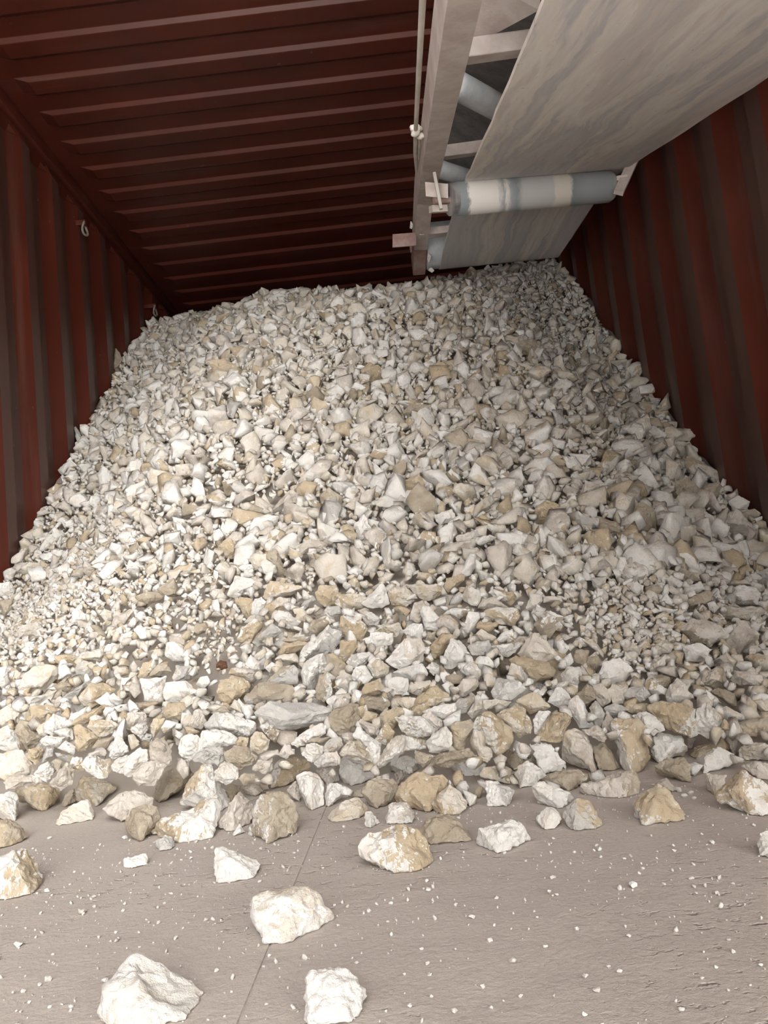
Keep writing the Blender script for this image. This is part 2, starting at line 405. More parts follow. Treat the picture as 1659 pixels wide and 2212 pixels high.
def channel(name, stations, h, mat, side, top=True):
    """stations: (outer bottom, inner bottom, up) along the beam; outer web, bottom and top flange"""
    mb = MB(); t = 0.007
    for (o0, i0, u0), (o1, i1, u1) in zip(stations[:-1], stations[1:]):
        for lo, hi in ((0, t), (h - t, h)):
            mb.hexa([o0 + u0 * lo, i0 + u0 * lo, i0 + u0 * hi, o0 + u0 * hi, o1 + u1 * lo, i1 + u1 * lo, i1 + u1 * hi, o1 + u1 * hi])
        a0 = (i0 - o0) / np.linalg.norm(i0 - o0) * t; a1 = (i1 - o1) / np.linalg.norm(i1 - o1) * t
        mb.hexa([o0 + u0 * t, o0 + a0 + u0 * t, o0 + a0 + u0 * (h - t), o0 + u0 * (h - t), o1 + u1 * t, o1 + a1 + u1 * t, o1 + a1 + u1 * (h - t), o1 + u1 * (h - t)])
    return mb.build(name, mat, root)
a0, b0 = P1(967, 0, 0.05), P1(1042, 0, 0.05); a1, b1 = P1(912, 370, 0.05), P1(950, 380, 0.05)
da = (a1 - a0) / np.linalg.norm(a1 - a0)
YD = dc[1]
st = [(a0 - da * 2.4, b0 - da * 2.4, N1), (a0, b0, N1), (a1, b1, N1), (PY(901, 440, JL[1] + 0.12), PY(934, 445, JL[1] + 0.13), N1),
      (PY(895, 540, YD - 0.12), PY(923, 540, YD - 0.12), N2)]
left = channel('side_channel', st, 0.085, FRAME, -1)
e0, e1 = PY(895, 540, YD - 0.12), PY(923, 540, YD - 0.12); g0, g1 = PY(892, 596, YD + 0.06), PY(919, 594, YD + 0.06)
MB().hexa([e0, e1, e1 + N2 * 0.085, e0 + N2 * 0.085, g0, g1, g1 + N2 * 0.085, g0 + N2 * 0.085]).build('bearing_end', FRAMEP, left, bevel=0.004)
off = V1 * (BW_ + 0.03)
rs = [(JL - B1 * 3.9 + off + V1 * 0.055, JL - B1 * 3.9 + off, N1), (JL + off + V1 * 0.055, JL + off, N1), (EL + V2 * (BW_ + 0.03) + V2 * 0.055, EL + V2 * (BW_ + 0.03), N2), (EL + B2 * 0.1 + V2 * (BW_ + 0.085), EL + B2 * 0.1 + V2 * (BW_ + 0.03), N2)]
rs = [(a + n * 0.10, b + n * 0.10, n) for a, b, n in rs]
channel('side_channel', rs, 0.085, FRAME, 1)
# cross members between the two channels
def cross(px, py, w, h, dw, fn=P1, vv=V1, nn=N1, length=0.69, mat=FRAME):
    p = fn(px, py, dw); return MB().bar(p, p + vv * length, w, h, up=nn).build('cross_member', mat, root, bevel=0.003)
cross(1006, 112, 0.055, 0.035, 0.11); cross(957, 330, 0.06, 0.035, 0.11); cross(1100, -230, 0.055, 0.035, 0.11)
pc = PY(905, 505, YD - 0.28); MB().bar(pc, pc + V2 * 0.66, 0.05, 0.03, up=N2).build('cross_member', FRAME, root, bevel=0.003)
q = [P1(1020, 100, 0.13), P1(1165, 22, 0.13), P1(1172, -60, 0.19), P1(1048, -40, 0.19)]
MB().hexa(q + [p + N1 * 0.008 for p in q]).build('gusset_plate', FRAME, root)
# troughing idlers: two wing rollers and a middle roller each
for (ax, ay), (bx, by) in (((985, 183), (1105, 248)), ((938, 362), (1020, 388)), ((1075, -110), (1250, -30))):
    p, q2 = P1(ax, ay, 0.165), P1(bx, by, 0.115)
    d = (q2 - p); L = np.linalg.norm(d); d /= L
    def roller(p, q2):
        d = (q2 - p) / np.linalg.norm(q2 - p)
        r_ = MB().tube([p, p + d * 0.006, q2 - d * 0.006, q2], [0.029, 0.034, 0.034, 0.029], 28).build('idler_roller', ROLL, root, smooth=40)
        MB().tube([p - d * 0.03, q2 + d * 0.02], 0.010, 12).build('idler_shaft', FRAME, r_, smooth=40)
    roller(p, q2)
    m0 = q2 + V1 * 0.03; m1 = m0 + V1 * 0.19; roller(m0, m1)
    r0 = m1 + V1 * 0.03; dv = d.dot(V1) * V1; dn = d - dv
    roller(r0, r0 + (dv - dn) * L)
# return roller under the belt
RR = 0.049
ra, rb = P1(973, 431, -RR - 0.003), P1(1319, 403, -RR - 0.003); rd = (rb - ra) / np.linalg.norm(rb - ra)
rr = MB().tube([ra, ra + rd * 0.004, ra + rd * 0.02, rb - rd * 0.012, rb - rd * 0.002, rb], [RR - 0.012, RR - 0.004, RR, RR, RR - 0.005, RR - 0.014], 48).build('return_roller', RROLL, root, smooth=45)
MB().tube([ra - rd * 0.055, rb + rd * 0.05], 0.011, 14).build('roller_shaft', FRAMEP, rr, smooth=40)
MB().tube([ra - rd * 0.004, ra + rd * 0.018], RR - 0.0015, 36).build('bearing_cap', dusty_steel('greasy_bearing_cap', (0.13, 0.12, 0.13), (0.3, 0.29, 0.28), rough=0.3), rr, smooth=40)
# hangers of the return roller
hl = ra - rd * 0.028
p = [PY(918, 393, hl[1] - 0.02), PY(968, 397, hl[1] - 0.02), PY(968, 428, hl[1] - 0.02), PY(920, 424, hl[1] - 0.02)]
MB().hexa(p + [x + B1 * 0.006 for x in p]).build('roller_bracket', FRAME, root)
s0, s1 = PY(938, 374, hl[1] - 0.05), PY(953, 452, hl[1] - 0.04)
MB().bar(s0, s1, 0.009, 0.016, up=B1).build('hanger_strap', CORDM, root)
MB().bar(PY(930, 452, hl[1] + 0.03), PY(978, 450, hl[1] + 0.05), 0.03, 0.02, up=N1).build('cross_member', FRAME, root)
hr = rb + rd * 0.03
s0, s1 = P1(1372, 338, 0.03), P1(1336, 417, -0.085)
MB().bar(s0, s1, 0.016, 0.03, up=V1).build('roller_bracket', FRAME, root)
s2 = s1 + (s0 - s1) * 0.42
MB().bar(s2 - V1 * 0.03, s2 + V1 * 0.004, 0.02, 0.014, up=N1).build('bracket_lug', FRAME, root)
# pull cord with its knot, along the outside of the left channel
c0, c1 = P1(913, 0, 0.10), P1(898, 282, 0.10); cd = (c1 - c0)
cord = MB().tube([c0 - cd * 1.6, c0, c1], 0.0058, 10).build('pull_cord', CORDM, root, smooth=60)
kn = MB(); rk = random.Random(2)
for k in range(7):
    cc = c1 + np.array([rk.uniform(-.012, .012) for _ in range(3)]); dd = np.array([rk.uniform(-1, 1) for _ in range(3)]); dd /= np.linalg.norm(dd)
    kn.tube([cc - dd * 0.013, cc - dd * 0.006, cc + dd * 0.006, cc + dd * 0.013], [0.003, 0.009, 0.009, 0.003], 10)
kn.build('cord_knot', CORDM, cord, smooth=60)
MB().tube([c1, P1(897, 330, 0.10), P1(902, 385, 0.10)], 0.0062, 10).build('cord_strand', CORDM, cord, smooth=60)
MB().tube([c1 + V1 * 0.01, P1(905, 335, 0.10), P1(908, 392, 0.10)], 0.0042, 10).build('cord_strand', CORDM, cord, smooth=60)
# stub angle on the outside near the head end
yq = YD - 0.30
q = [PY(848, 506, yq), PY(899, 502, yq), PY(899, 530, yq), PY(848, 534, yq)]
MB().hexa(q + [x + np.array([0, 0.006, 0]) for x in q]).build('stub_angle', FRAMEP, root)

# lashing rings high on the left wall
def lashing_ring(px, py, label):
    r = ray(px, py); p = CAM + r * (XL + 0.03 - CAM[0]) / r[0]
    t = empty('lashing_ring', tuple(p)); tag(t, label, 'ring', 'lashing rings under the top rail')
    pts = [p + np.array([0.004 * math.sin(a * 2), 0.026 * math.sin(a), -0.03 * math.cos(a) - 0.01]) for a in np.linspace(0, 2 * math.pi, 25)]
    MB().tube(pts, 0.0055, 10).build('ring', RINGM, t, smooth=60)
    MB().box((XL - 0.036, p[1] - 0.011, p[2] + 0.008), (p[0] + 0.008, p[1] + 0.011, p[2] + 0.032)).build('lug', RED, t, bevel=0.003)
lashing_ring(183, 490, 'steel lashing ring under the top rail, the nearer one to the doorway')
lashing_ring(335, 668, 'steel lashing ring under the top rail, just above the pile crest')

# ------------------------------------------------------------------ the pile's surface
def smooth01(t): t = np.clip(t, 0, 1); return t * t * (3 - 2 * t)
CS, CZ = [0, .3, 1.0, 1.6, 2.25, 2.9, 3.6, 5], [0, .13, .56, 1.02, 1.53, 1.86, 2.06, 2.08]
WS, WZ = [0, .5, .93, 1.21, 1.55, 2.1, 2.55, 3.0, 3.6, 5], [0, .14, .35, .52, .79, 1.27, 1.70, 2.01, 2.22, 2.24]
def surf(x, y):
    x = np.asarray(x, float); y = np.asarray(y, float)
    t = np.where(x < 0, smooth01((-x - 0.45) / 0.9), smooth01((x - 0.4) / 0.6))
    toe = 1.05 + t * np.where(x < 0, 0.45, 0.22)
    s = y - toe
    z = (1 - t) * np.interp(s, CS, CZ, left=-0.05) + t * np.interp(s, WS, WZ, left=-0.05)
    z = z + 0.03 * np.sin(x * 5.1 + 1.0) * np.sin(y * 4.3) * np.clip(s, 0, 1)
    return np.where(s < 0, -0.05, z)
TT = np.arange(0.30, 7.5, 0.005)
def hit(px, py):
    """first point on the pile or on the floor along a pixel's line of sight"""
    r = ray(px, py); p = CAM + TT[:, None] * r
    z = np.maximum(surf(p[:, 0], p[:, 1]), 0.0)
    k = np.argmax(p[:, 2] <= z)
    if p[k, 2] > z[k]: return p[-1], False
    return p[k], z[k] > 0.001
def normal_at(x, y):
    e = 0.05; zx = (surf(x + e, y) - surf(x - e, y)) / (2 * e); zy = (surf(x, y + e) - surf(x, y - e)) / (2 * e)
    n = np.array([-float(zx), -float(zy), 1.0]); return n / np.linalg.norm(n)
STONE_DATA = '''
P w 555,728 600,735 690,790 850,860 888,920 870,945 800,1020 700,1060 500,1065 455,1020 425,945 450,870|largest white lump lying lowest on the bare floor
P w 1330,790 1460,782 1500,790 1570,860 1588,905 1550,990 1500,1030 1420,1045 1330,1050 1308,990 1305,900|upright squarish white lump at the foot of the floor seam
P wc 1085,480 1150,465 1260,432 1325,432 1370,460 1375,495 1440,540 1435,565 1390,600 1260,665 1140,680 1115,620 1085,520|ragged white lump lying across the floor seam
P w 930,265 955,262 1000,300 1040,325 1110,315 1130,335 1105,390 985,415 935,410 928,340|notched white shard alone on the dusty floor
P w 533,310 575,303 600,305 632,285 643,315 630,335 570,355 537,345|little flat white shard in front of the long tan-patched lump
P wt -40,310 0,300 60,270 95,258 140,310 195,380 180,415 130,465 50,485 -20,490 -60,400|white lump with a tan corner cut by the left edge
P tk -30,140 30,135 100,180 125,210 100,235 20,265 -30,270|mottled yellow-tan lump at the left edge of the floor
P g 670,235 715,205 745,215 755,255 740,278 690,280 670,260|small bluish white nugget under the long tan-patched lump
P wt 650,190 690,140 800,110 900,65 940,60 945,140 920,220 880,235 770,240 700,225 655,210|long white lump with a large tan patch on the floor
P k 535,150 570,95 640,70 680,90 690,130 655,200 610,235 570,225 535,180|rough rounded grey-brown lump touching the long tan-patched lump
P kw 1110,60 1130,25 1170,12 1230,25 1285,70 1280,180 1285,195 1240,220 1160,243 1130,215 1070,205 1100,130|tall brown ribbed lump with a white lower corner
P c 240,160 265,110 310,75 380,57 412,105 400,145 330,155 250,167|cream wedge alone on the floor at the left
P p 437,95 465,60 540,20 580,10 660,45 665,95 600,110 540,150 520,155 450,115|smooth pale pinkish lump with fine parallel lines
P p 935,180 985,120 1000,60 1035,22 1090,60 1105,100 1080,160 1000,190
P w 1003,210 1035,155 1060,200 1010,213
P c 1415,130 1480,60 1550,42 1585,85 1590,100 1540,140 1500,152 1430,153|low cream loaf-shaped lump at the toe of the pile
P w 1575,110 1600,102 1638,155 1600,180 1578,172
Z tw 773,1832 790,1805 830,1785 870,1777 905,1795 920,1820 932,1858 925,1870 915,1880 880,1882 848,1886 815,1868 780,1850|big round tan lump with a white rim on the open floor
Q w 400,375 460,365 500,352 555,342 615,380 637,430 590,450 550,470 490,485 400,445|brilliant white oval lump on the open floor
Q k 150,390 190,330 240,313 300,325 360,390 385,430 340,445 250,445 200,450 170,410|grey-beige slab leaning behind the white-rimmed tan lump
Q t 41,240 60,190 150,130 230,165 260,140 280,170 260,230 215,270 200,310 120,295 50,265|large domed tan boulder at the toe of the pile
Q ct 203,270 240,220 285,185 340,230 370,270 330,320 260,320 215,300|cream lump with a diamond-shaped yellow-tan face
Q w 335,205 400,240 395,270 370,290 350,250
Q wg 435,170 480,175 565,215 540,270 530,285 450,283|upright white prism standing on the floor
Q wp 5,340 25,275 100,262 130,310 125,360 60,355 10,360
Q wg 635,195 690,180 800,230 815,250 770,295 720,270 660,270|white and grey crusted lump at the pile toe
Q w 655,335 700,285 745,295 770,340 740,380 690,385 660,360|small pale round lump left of the yellow-stained lump
Q gt 765,330 780,290 830,252 890,258 910,320 945,365 900,385 830,392 790,380|grey lump with a bright yellow stain
Q tw 1085,270 1110,230 1190,192 1230,220 1290,290 1307,345 1230,355 1130,365 1090,330|tan triangular lump with white edges on the right floor
Q pk 855,185 900,170 960,150 1080,125 1110,190 1105,225 1050,245 960,245 850,225|long dull beige wedge lying at the pile toe
Q p 1155,190 1220,160 1265,215 1250,225
Q c 1390,140 1480,150 1470,180 1430,240 1395,210
Q wt 1440,230 1470,190 1555,125 1660,185 1700,250 1690,320 1625,328 1530,300 1440,260|large white lump with a tan flank at the right edge
Q w 1605,450 1620,400 1660,385 1720,400 1720,500 1660,510 1620,495|white lump cut off by the right edge
Q k 700,170 730,140 840,120 870,150 860,185 800,215 770,200
Q wp 555,175 575,110 620,85 690,130 705,150 640,195 590,205
Q ck 410,150 430,110 520,110 548,125 545,190 450,160
Q w 275,95 300,80 400,65 435,105 415,150 350,150 290,120|bright white block lying on grey lumps at the toe
Q k 190,110 240,60 360,35 400,65 300,85 280,120
Q k 1165,110 1210,80 1300,75 1330,110 1325,180 1250,155 1180,140|dark grey-brown lump in the shade at the right toe
Q w 1345,105 1370,60 1450,25 1510,60 1505,100 1440,125 1380,140
Q t 1320,60 1370,15 1460,-15 1510,30 1480,40 1400,60 1350,80
Q c 1525,45 1560,15 1640,5 1680,30 1680,90 1600,85 1540,80
Q p 1544,110 1600,85 1660,100 1680,170 1620,165
A wp 0,775 60,750 110,745 145,800 165,920 130,1000 60,985 -60,980 -80,820|white upright lump at the left edge beside the floor
A tk 145,655 300,680 440,700 510,690 530,740 460,870 380,915 290,860 150,810 130,760|blocky tan brick-shaped lump at the left toe
A p 40,670 80,630 200,615 330,620 350,670 300,690 150,655 130,720 60,730
A ct 645,830 650,720 700,620 750,610 860,660 1000,700 960,760 830,870 760,830|large cream wedge with faint tan bands
A k 520,870 560,770 640,720 645,830 560,880
A k 1320,820 1340,700 1400,580 1580,515 1640,600 1620,680 1500,770 1350,850|dark tan slab tilted up beside the pointed lump
A p 1270,440 1290,340 1340,300 1420,330 1465,400 1450,530 1400,520 1290,490|smooth beige egg-shaped lump
A p 1130,600 1230,510 1330,490 1420,530 1350,620 1310,700 1170,690
A w 1045,510 1100,440 1190,380 1260,400 1255,490 1130,600 1120,630 1070,610
A w 950,530 1000,470 1090,430 1110,470 1060,600 960,570
A wk 700,520 740,470 820,450 970,480 960,560 900,630 850,640 760,590
A tw 600,510 620,460 700,460 740,560 660,585
A p 430,680 450,640 570,505 635,570 610,680 520,740
A w 290,600 340,540 410,500 460,580 400,670
A k 440,500 490,460 570,510 500,590
A ct 0,420 100,400 190,400 270,520 280,610 150,610 50,660 -60,600|wide cream and tan lump at the left edge of the pile
A t 240,470 250,390 340,370 380,400 310,520
A g 350,510 400,370 460,380 450,450 380,500
A gk 470,420 600,440 640,450 600,495 510,470
A t 630,190 680,180 800,250 830,300 730,400 655,400|tan flat triangular slab low in the pile
A w 490,380 560,315 640,370 630,440
A w 340,310 400,270 550,290 500,370 380,370
A w 460,240 560,210 620,215 620,310 540,290
A w 385,170 460,90 600,150 570,210 450,270 390,240
A c 305,220 390,150 400,270 330,280
A k 120,240 180,180 340,280 330,330 240,400 160,310
A k 130,210 170,140 260,150 320,190 310,240 220,210
A w 0,220 60,185 130,260 165,330 180,420 50,390 -60,380 -60,240
A c 0,70 70,25 160,80 150,160 90,180 0,190 -60,150
A tc 250,20 400,10 510,50 350,160 270,140
A t 610,180 640,130 880,10 920,20 880,80 700,190
A ct 745,200 780,150 940,135 1025,190 960,250 840,285 820,240
A k 785,380 830,310 960,280 970,310 910,380
A p 780,440 790,410 890,380 910,420 900,450
A w 930,450 970,300 1010,265 1090,360 1085,410 980,475|white tooth-shaped lump low in the pile
A c 1090,270 1140,260 1200,340 1120,390
A p 1060,170 1100,80 1240,70 1250,150 1130,220 1060,220
A wg 1110,230 1160,180 1250,160 1255,230 1210,300
A g 1210,300 1250,255 1300,270 1280,330
A tc 1280,200 1310,130 1400,130 1390,190 1310,300
A wt 1370,210 1420,145 1520,160 1480,210 1400,250
A t 1400,70 1430,0 1560,-10 1600,70 1540,150 1410,110|squarish yellow-tan lump under the two white blocks
A w 880,70 900,30 980,30 970,100 900,110
A w 980,30 1060,0 1120,10 1110,60 1000,70
A w 1515,380 1545,300 1600,270 1690,270 1745,310 1740,380 1680,460 1600,490 1550,450
B wt 160,500 230,510 250,600 380,850 300,930 250,870 0,870 -60,860 30,740 70,620|tall pointed white lump with a yellow-tan streak
B w 140,230 250,225 340,240 440,290 420,345 230,380 130,380|bright white flat wedge above the bluish lump
B t 430,330 460,280 540,290 520,380 440,360
B gw 175,190 240,90 360,75 590,170 590,220 540,275 380,250 200,220
B g 590,75 720,-10 860,20 1100,0 1240,60 1200,150 1000,215 880,245 740,220 680,140|longest grey slab lying flat in the pile
B k 1205,130 1280,60 1390,0 1480,10 1495,90 1480,180 1380,290 1330,310 1250,220|rough brown lump leaning on the longest grey slab
B c 555,300 600,240 660,250 720,310 690,400 630,440 560,390
B kw 640,200 700,170 860,260 830,310 770,330 700,280
B wp 905,340 930,290 1160,170 1200,200 1190,260 1020,350 960,370
B k 335,420 420,360 540,390 625,450 560,520 460,555 350,490
B g 80,480 110,420 200,370 320,375 350,440 280,530 240,520 200,450|bluish grey lump behind the tall pointed lump
B w 250,580 330,490 450,560 455,640 350,685 270,650|small round white lump right of the tall pointed lump
B p 800,430 850,350 930,390 930,430 860,465 810,450
B w 990,430 1040,350 1110,335 1180,370 1150,450 1080,505
B pg 1100,510 1190,420 1290,410 1330,470 1320,520 1130,545
B w 1440,280 1480,205 1590,290 1660,350 1660,450 1610,500 1550,380
B ck 1317,420 1400,320 1490,330 1600,420 1620,520 1500,490 1340,440
B w 1325,470 1380,445 1550,520 1650,600 1560,660 1420,700 1340,660 1315,590|large white angular lump near the middle of the toe
B tw 740,570 790,480 950,455 1050,470 1080,540 960,590 860,700 740,730 720,650|tan lump with a white broken lower face
B p 575,560 620,480 740,490 750,550 680,600
B p 635,450 790,390 800,440 680,490
B w 945,620 1010,580 1110,575 1190,660 1185,870 1080,910 1040,880 990,760|white shield-shaped lump standing at the toe
B p 1110,570 1300,530 1315,660 1210,690 1180,640
B wg 1190,770 1210,680 1300,670 1390,720 1330,800 1220,880 1195,860
B k 455,640 500,590 590,600 590,660 500,695
B k 330,740 400,675 480,700 450,780 390,850 340,780
B p 490,720 600,670 665,740 600,790 510,760
B k 635,690 700,640 720,740 670,740
B p 860,740 940,660 990,760 980,840 920,810
B k 1390,790 1440,740 1500,730 1530,800 1440,800
B k 1500,740 1560,660 1660,620 1780,640 1830,720 1800,830 1680,880 1640,895 1560,870|craggy brown lump with pits at the middle of the toe
B p 30,180 80,60 130,50 180,150 130,220 60,200
B t 0,200 60,195 120,240 20,275
B t 1490,150 1540,60 1640,90 1620,150
B p 1480,160 1500,130 1650,200 1650,270 1570,270
B c 390,30 420,-40 520,60 540,120 470,100
B k 220,80 320,25 380,70 260,100
B k 1040,330 1080,290 1240,285 1160,340
B pg 1180,380 1230,300 1320,290 1345,360 1290,415 1190,420
C tk 70,140 90,90 220,30 300,50 300,110 200,210 80,190
C wp 210,120 300,100 440,120 540,220 540,270 440,290 330,270 260,220
C p 440,110 500,60 610,140 610,200 550,240
C wc 490,60 560,20 720,0 730,50 640,130 590,110
C t 330,100 390,10 500,-20 520,20 430,100
C w 620,140 710,100 780,145 690,210 630,190
C w 470,330 600,210 640,195 690,240 695,380 610,400 500,420|white boot-shaped lump beside a brown one
C kt 695,210 730,170 850,140 885,200 840,300 800,385 720,380
C tw 870,170 920,110 1020,80 1100,120 1190,220 1210,310 1150,400 1080,415 950,330 890,250|big rounded tan lump with a white right end
C ct 1080,90 1250,0 1330,50 1390,190 1370,260 1270,280 1200,200 1110,140|cream and tan pitted lump above the white-ended tan one
C w 1390,140 1440,60 1540,70 1480,220 1410,260
C tk 1420,290 1490,170 1560,85 1660,80 1720,130 1690,200 1620,330 1480,320
C c 870,310 910,300 1040,430 1000,495 940,480
C kc 1120,430 1180,380 1380,370 1440,480 1350,480 1280,520 1220,575 1140,510
C w 1340,330 1540,350 1660,500 1660,560 1490,610 1440,510|sharp white blade-shaped lump at the right toe
C wp 50,540 110,410 200,290 290,270 310,400 170,480 90,540
C wk 280,270 470,310 475,380 310,400
C w 0,310 90,370 80,460 50,540 0,430 -40,400
C wp 160,520 200,460 300,435 390,470 410,560 340,600 220,590 170,570
C k 380,400 450,430 560,450 530,490 450,540 390,480
C p 210,600 280,560 290,620 230,700
C tw 40,310 70,250 140,160 200,240 190,290 130,350
D w 85,190 110,130 170,85 215,130 310,325 190,330|clean white tilted tile-like lump
D gp 265,180 310,120 390,220 350,320 310,320
D p 365,310 410,225 460,270 440,370 370,350
D pc 40,470 80,380 130,325 250,370 290,500 330,640 310,690 190,640 50,580|large smooth pale beige lump leaning at the right toe
D k 290,490 370,440 430,500 510,650 420,670 340,680 310,580
D tw 440,300 470,260 640,260 700,330 715,480 725,560 680,670 600,690 530,650 490,540|tall upright tan boulder with white cracks
D w 600,240 690,200 790,260 855,350 760,390 700,320
D t 555,150 720,145 730,220 600,215 560,200
D tw 720,180 780,130 880,135 1090,180 1110,370 1080,400 960,370 860,340 780,250|wide mottled tan block above the toe on the right
D wp 1100,180 1190,140 1290,260 1300,300 1200,410 1100,370
D wp 720,480 740,410 830,365 990,400 1030,480 1000,540 860,580 800,610 740,570|pale blocky lump right of the tall upright boulder
D p 1310,370 1370,360 1430,420 1400,560 1350,480
D t 1280,330 1320,270 1380,330 1370,360 1300,350
D kt 1380,300 1500,280 1660,250 1700,290 1700,370 1570,400 1440,400
D gc 1260,200 1330,165 1470,240 1480,275 1360,275 1280,250
D c 1480,160 1510,90 1570,150 1575,240 1540,245
D c 1565,130 1660,110 1700,200 1660,240 1590,190
D k 1210,50 1280,20 1400,60 1415,160 1380,170
D w 1165,100 1180,40 1310,150 1240,175
D pw 865,100 890,0 950,-60 1000,-20 1080,100 960,145 880,130|pale pyramid lump with a broad smooth left face
D wt 690,30 740,-50 870,30 850,75 760,70
D gw 525,80 580,20 690,10 750,75 700,120 580,135
D k 165,80 250,-10 290,20 310,110 230,150
D c 280,0 350,-20 440,70 430,130 370,165 310,100
D c 410,40 440,-10 560,10 540,60 530,145 450,140
D w 0,30 50,20 120,100 90,150 30,180 -60,130
D g 380,180 480,140 570,190 480,250 400,210
D p 1005,450 1040,400 1095,420 1060,500 1030,500
D p 210,350 330,320 400,400 380,450 270,400
E c 165,950 210,850 280,800 380,780 460,780 500,850 430,940 360,1015 240,1020 170,990|large cream disc-shaped lump on the left of the pile
E w 495,900 500,790 560,775 640,850 570,880
E t 470,710 550,685 640,700 685,750 640,800 520,750|orange-tan leaf-shaped lump above the cream disc
E gp 640,820 650,780 720,740 790,760 805,840 740,880 650,860
E tp 680,1050 760,940 880,920 990,990 900,1060 780,1150 720,1140|broad pinkish tan slab on the left of the pile
E wp 1200,900 1330,885 1415,875 1390,1080 1290,1090 1240,1080|square pale block standing beside a white twin
E w 1395,1000 1420,930 1590,920 1640,960 1650,1050 1560,1110 1420,1075|white rounded block beside the square pale block
E p 145,490 200,440 300,415 370,460 340,530 250,565 170,530
E w 615,420 620,310 670,290 780,390 700,430
E w 0,440 40,440 100,550 60,565 0,520
E wp 1410,690 1420,590 1490,580 1590,660 1560,740 1470,740
E gp 1475,880 1500,780 1610,790 1590,890 1490,920
E tw 1170,890 1220,760 1310,730 1330,790 1240,890
E k 1260,880 1340,780 1420,775 1460,830 1360,870
E p 950,450 980,360 1160,280 1140,350 1020,460
E k 1340,130 1480,30 1510,100 1550,190 1470,190 1400,190
E k 1150,190 1250,150 1370,150 1390,200 1240,290 1200,230
E w 0,80 80,65 135,130 100,190 0,190
E k 10,340 0,230 110,215 90,320 40,400
E g 540,1060 580,1010 760,910 760,950 640,1070
E k 460,950 520,920 640,950 570,1010 490,990
E w 215,1050 280,1035 390,1040 330,1090 250,1115
E wk 1010,1010 1040,890 1120,880 1080,970 1030,1030
E p 1100,990 1130,930 1190,940 1200,1010 1150,1060
E w 920,1050 970,1020 1060,1080 1000,1130 940,1090
E w 0,800 60,790 75,950 20,1000 -50,960
E cp 690,720 740,660 870,640 920,690 860,740
E pt 960,850 1000,800 1090,790 1100,850 1020,880
E c 850,350 890,300 980,330 960,400 900,400
E kt 1160,1100 1240,1090 1350,1100 1280,1150 1190,1150
E w 930,50 990,25 1060,90 1000,130 950,100
E w 430,690 540,610 560,640 480,715
E w 440,570 540,540 575,560 510,620
E k 770,440 830,440 950,550 900,570 830,520
F w 360,180 430,20 610,50 580,110 430,210|white flared wedge in the middle of the pile
F ct 660,190 730,60 860,80 1010,110 900,180 700,220
F tp 680,270 790,200 880,210 870,290 740,350 680,330
F t 430,230 490,205 580,210 570,380 540,400 490,320
F w 560,300 590,210 650,195 690,240 640,350 570,370
F w 760,370 800,315 880,330 980,410 940,470 830,450
F t 1110,160 1150,105 1280,95 1310,170 1290,260 1210,275 1140,230|stout yellow-tan knob in the middle of the pile
F ct 1290,180 1380,165 1500,170 1540,240 1500,295 1360,290
F tw 1320,450 1340,370 1490,380 1560,460 1510,580 1390,570|white lump with a golden tan top face
F gw 980,680 1040,600 1220,460 1330,490 1320,560 1270,660 1100,700 1000,750|large grey-white slab slanting in mid pile
F wg 985,830 1030,740 1170,680 1210,760 1200,840 1120,860 1060,1020 1000,960
F kt 1190,690 1260,670 1300,720 1400,800 1270,900 1220,800
F t 1305,690 1330,570 1450,570 1470,620 1400,720 1350,750
F gw 1380,750 1420,690 1560,660 1590,690 1540,770 1420,820
F w 1420,870 1460,790 1540,785 1600,880 1540,940 1440,920
F w 1550,780 1600,720 1660,715 1720,800 1690,880 1620,880
F tw 450,560 500,450 590,390 660,420 620,520 550,605
F gk 570,580 650,480 740,420 820,480 770,530 620,620
F t 800,680 830,600 960,570 1060,590 960,660 840,690
F k 820,570 880,540 1100,530 1000,610 870,580
F t 270,1010 300,930 400,875 500,890 550,950 500,1020 370,1105 300,1070|smooth tan pebble-like lump beside the grey crusted slab
F kg 510,1060 640,940 780,925 900,950 970,1010 940,1090 800,1110 690,1080 530,1120|grey-brown crusted slab above the longest grey slab
F gk 700,920 820,800 920,780 970,830 950,930 850,950
F kw 1100,1050 1150,870 1210,840 1250,930 1250,1030 1180,1090
F p 1270,970 1390,850 1420,940 1400,1000
F wp 1210,1080 1260,1030 1400,1020 1420,1060 1260,1160
F t 1490,1030 1540,940 1660,890 1720,1000 1600,1030
F k 1500,1070 1560,1040 1690,1060 1750,1100 1700,1170 1560,1140
F pt 375,850 400,800 520,800 620,850 560,910
F wp 510,770 560,690 640,760 640,820 590,850
F w 95,940 130,880 190,870 220,930 150,980
F w 0,920 60,960 120,1010 60,1070 0,1085 -50,1000
F w 390,1130 460,1070 510,1120 530,1190 450,1190
F k 1040,470 1100,390 1190,380 1230,400 1190,470 1110,525
F c 920,300 990,290 1050,340 1020,410 950,400
F gw 1190,310 1220,275 1310,270 1340,330 1240,365
F w 1280,20 1330,0 1390,40 1360,90 1310,70
F r 265,770 300,735 350,750 360,800 310,820 270,800|dark rust-brown round nodule among the pale lumps
F k 60,500 90,420 180,410 190,490 110,520
F w 670,690 730,650 755,680 700,735
F w 680,800 740,755 800,790 720,840
F c 770,730 810,690 940,680 980,760 850,750
F wp 1480,310 1590,330 1660,380 1620,470 1540,420
F w 1520,560 1620,500 1680,520 1650,620 1560,600
F g 990,270 1020,230 1090,190 1110,220 1040,290
G w -80,250 0,230 95,90 130,110 165,260 60,285 0,300|white pyramid lump at mid pile
G ct 155,160 190,110 300,110 380,230 310,275 180,265
G ct 300,90 440,90 560,90 640,150 500,235 420,200
G t 630,110 650,40 790,5 800,50 670,160
G wp 780,190 840,105 930,140 940,200 910,280 800,230
G tw 1010,160 1040,130 1230,155 1250,210 1200,270 1080,200
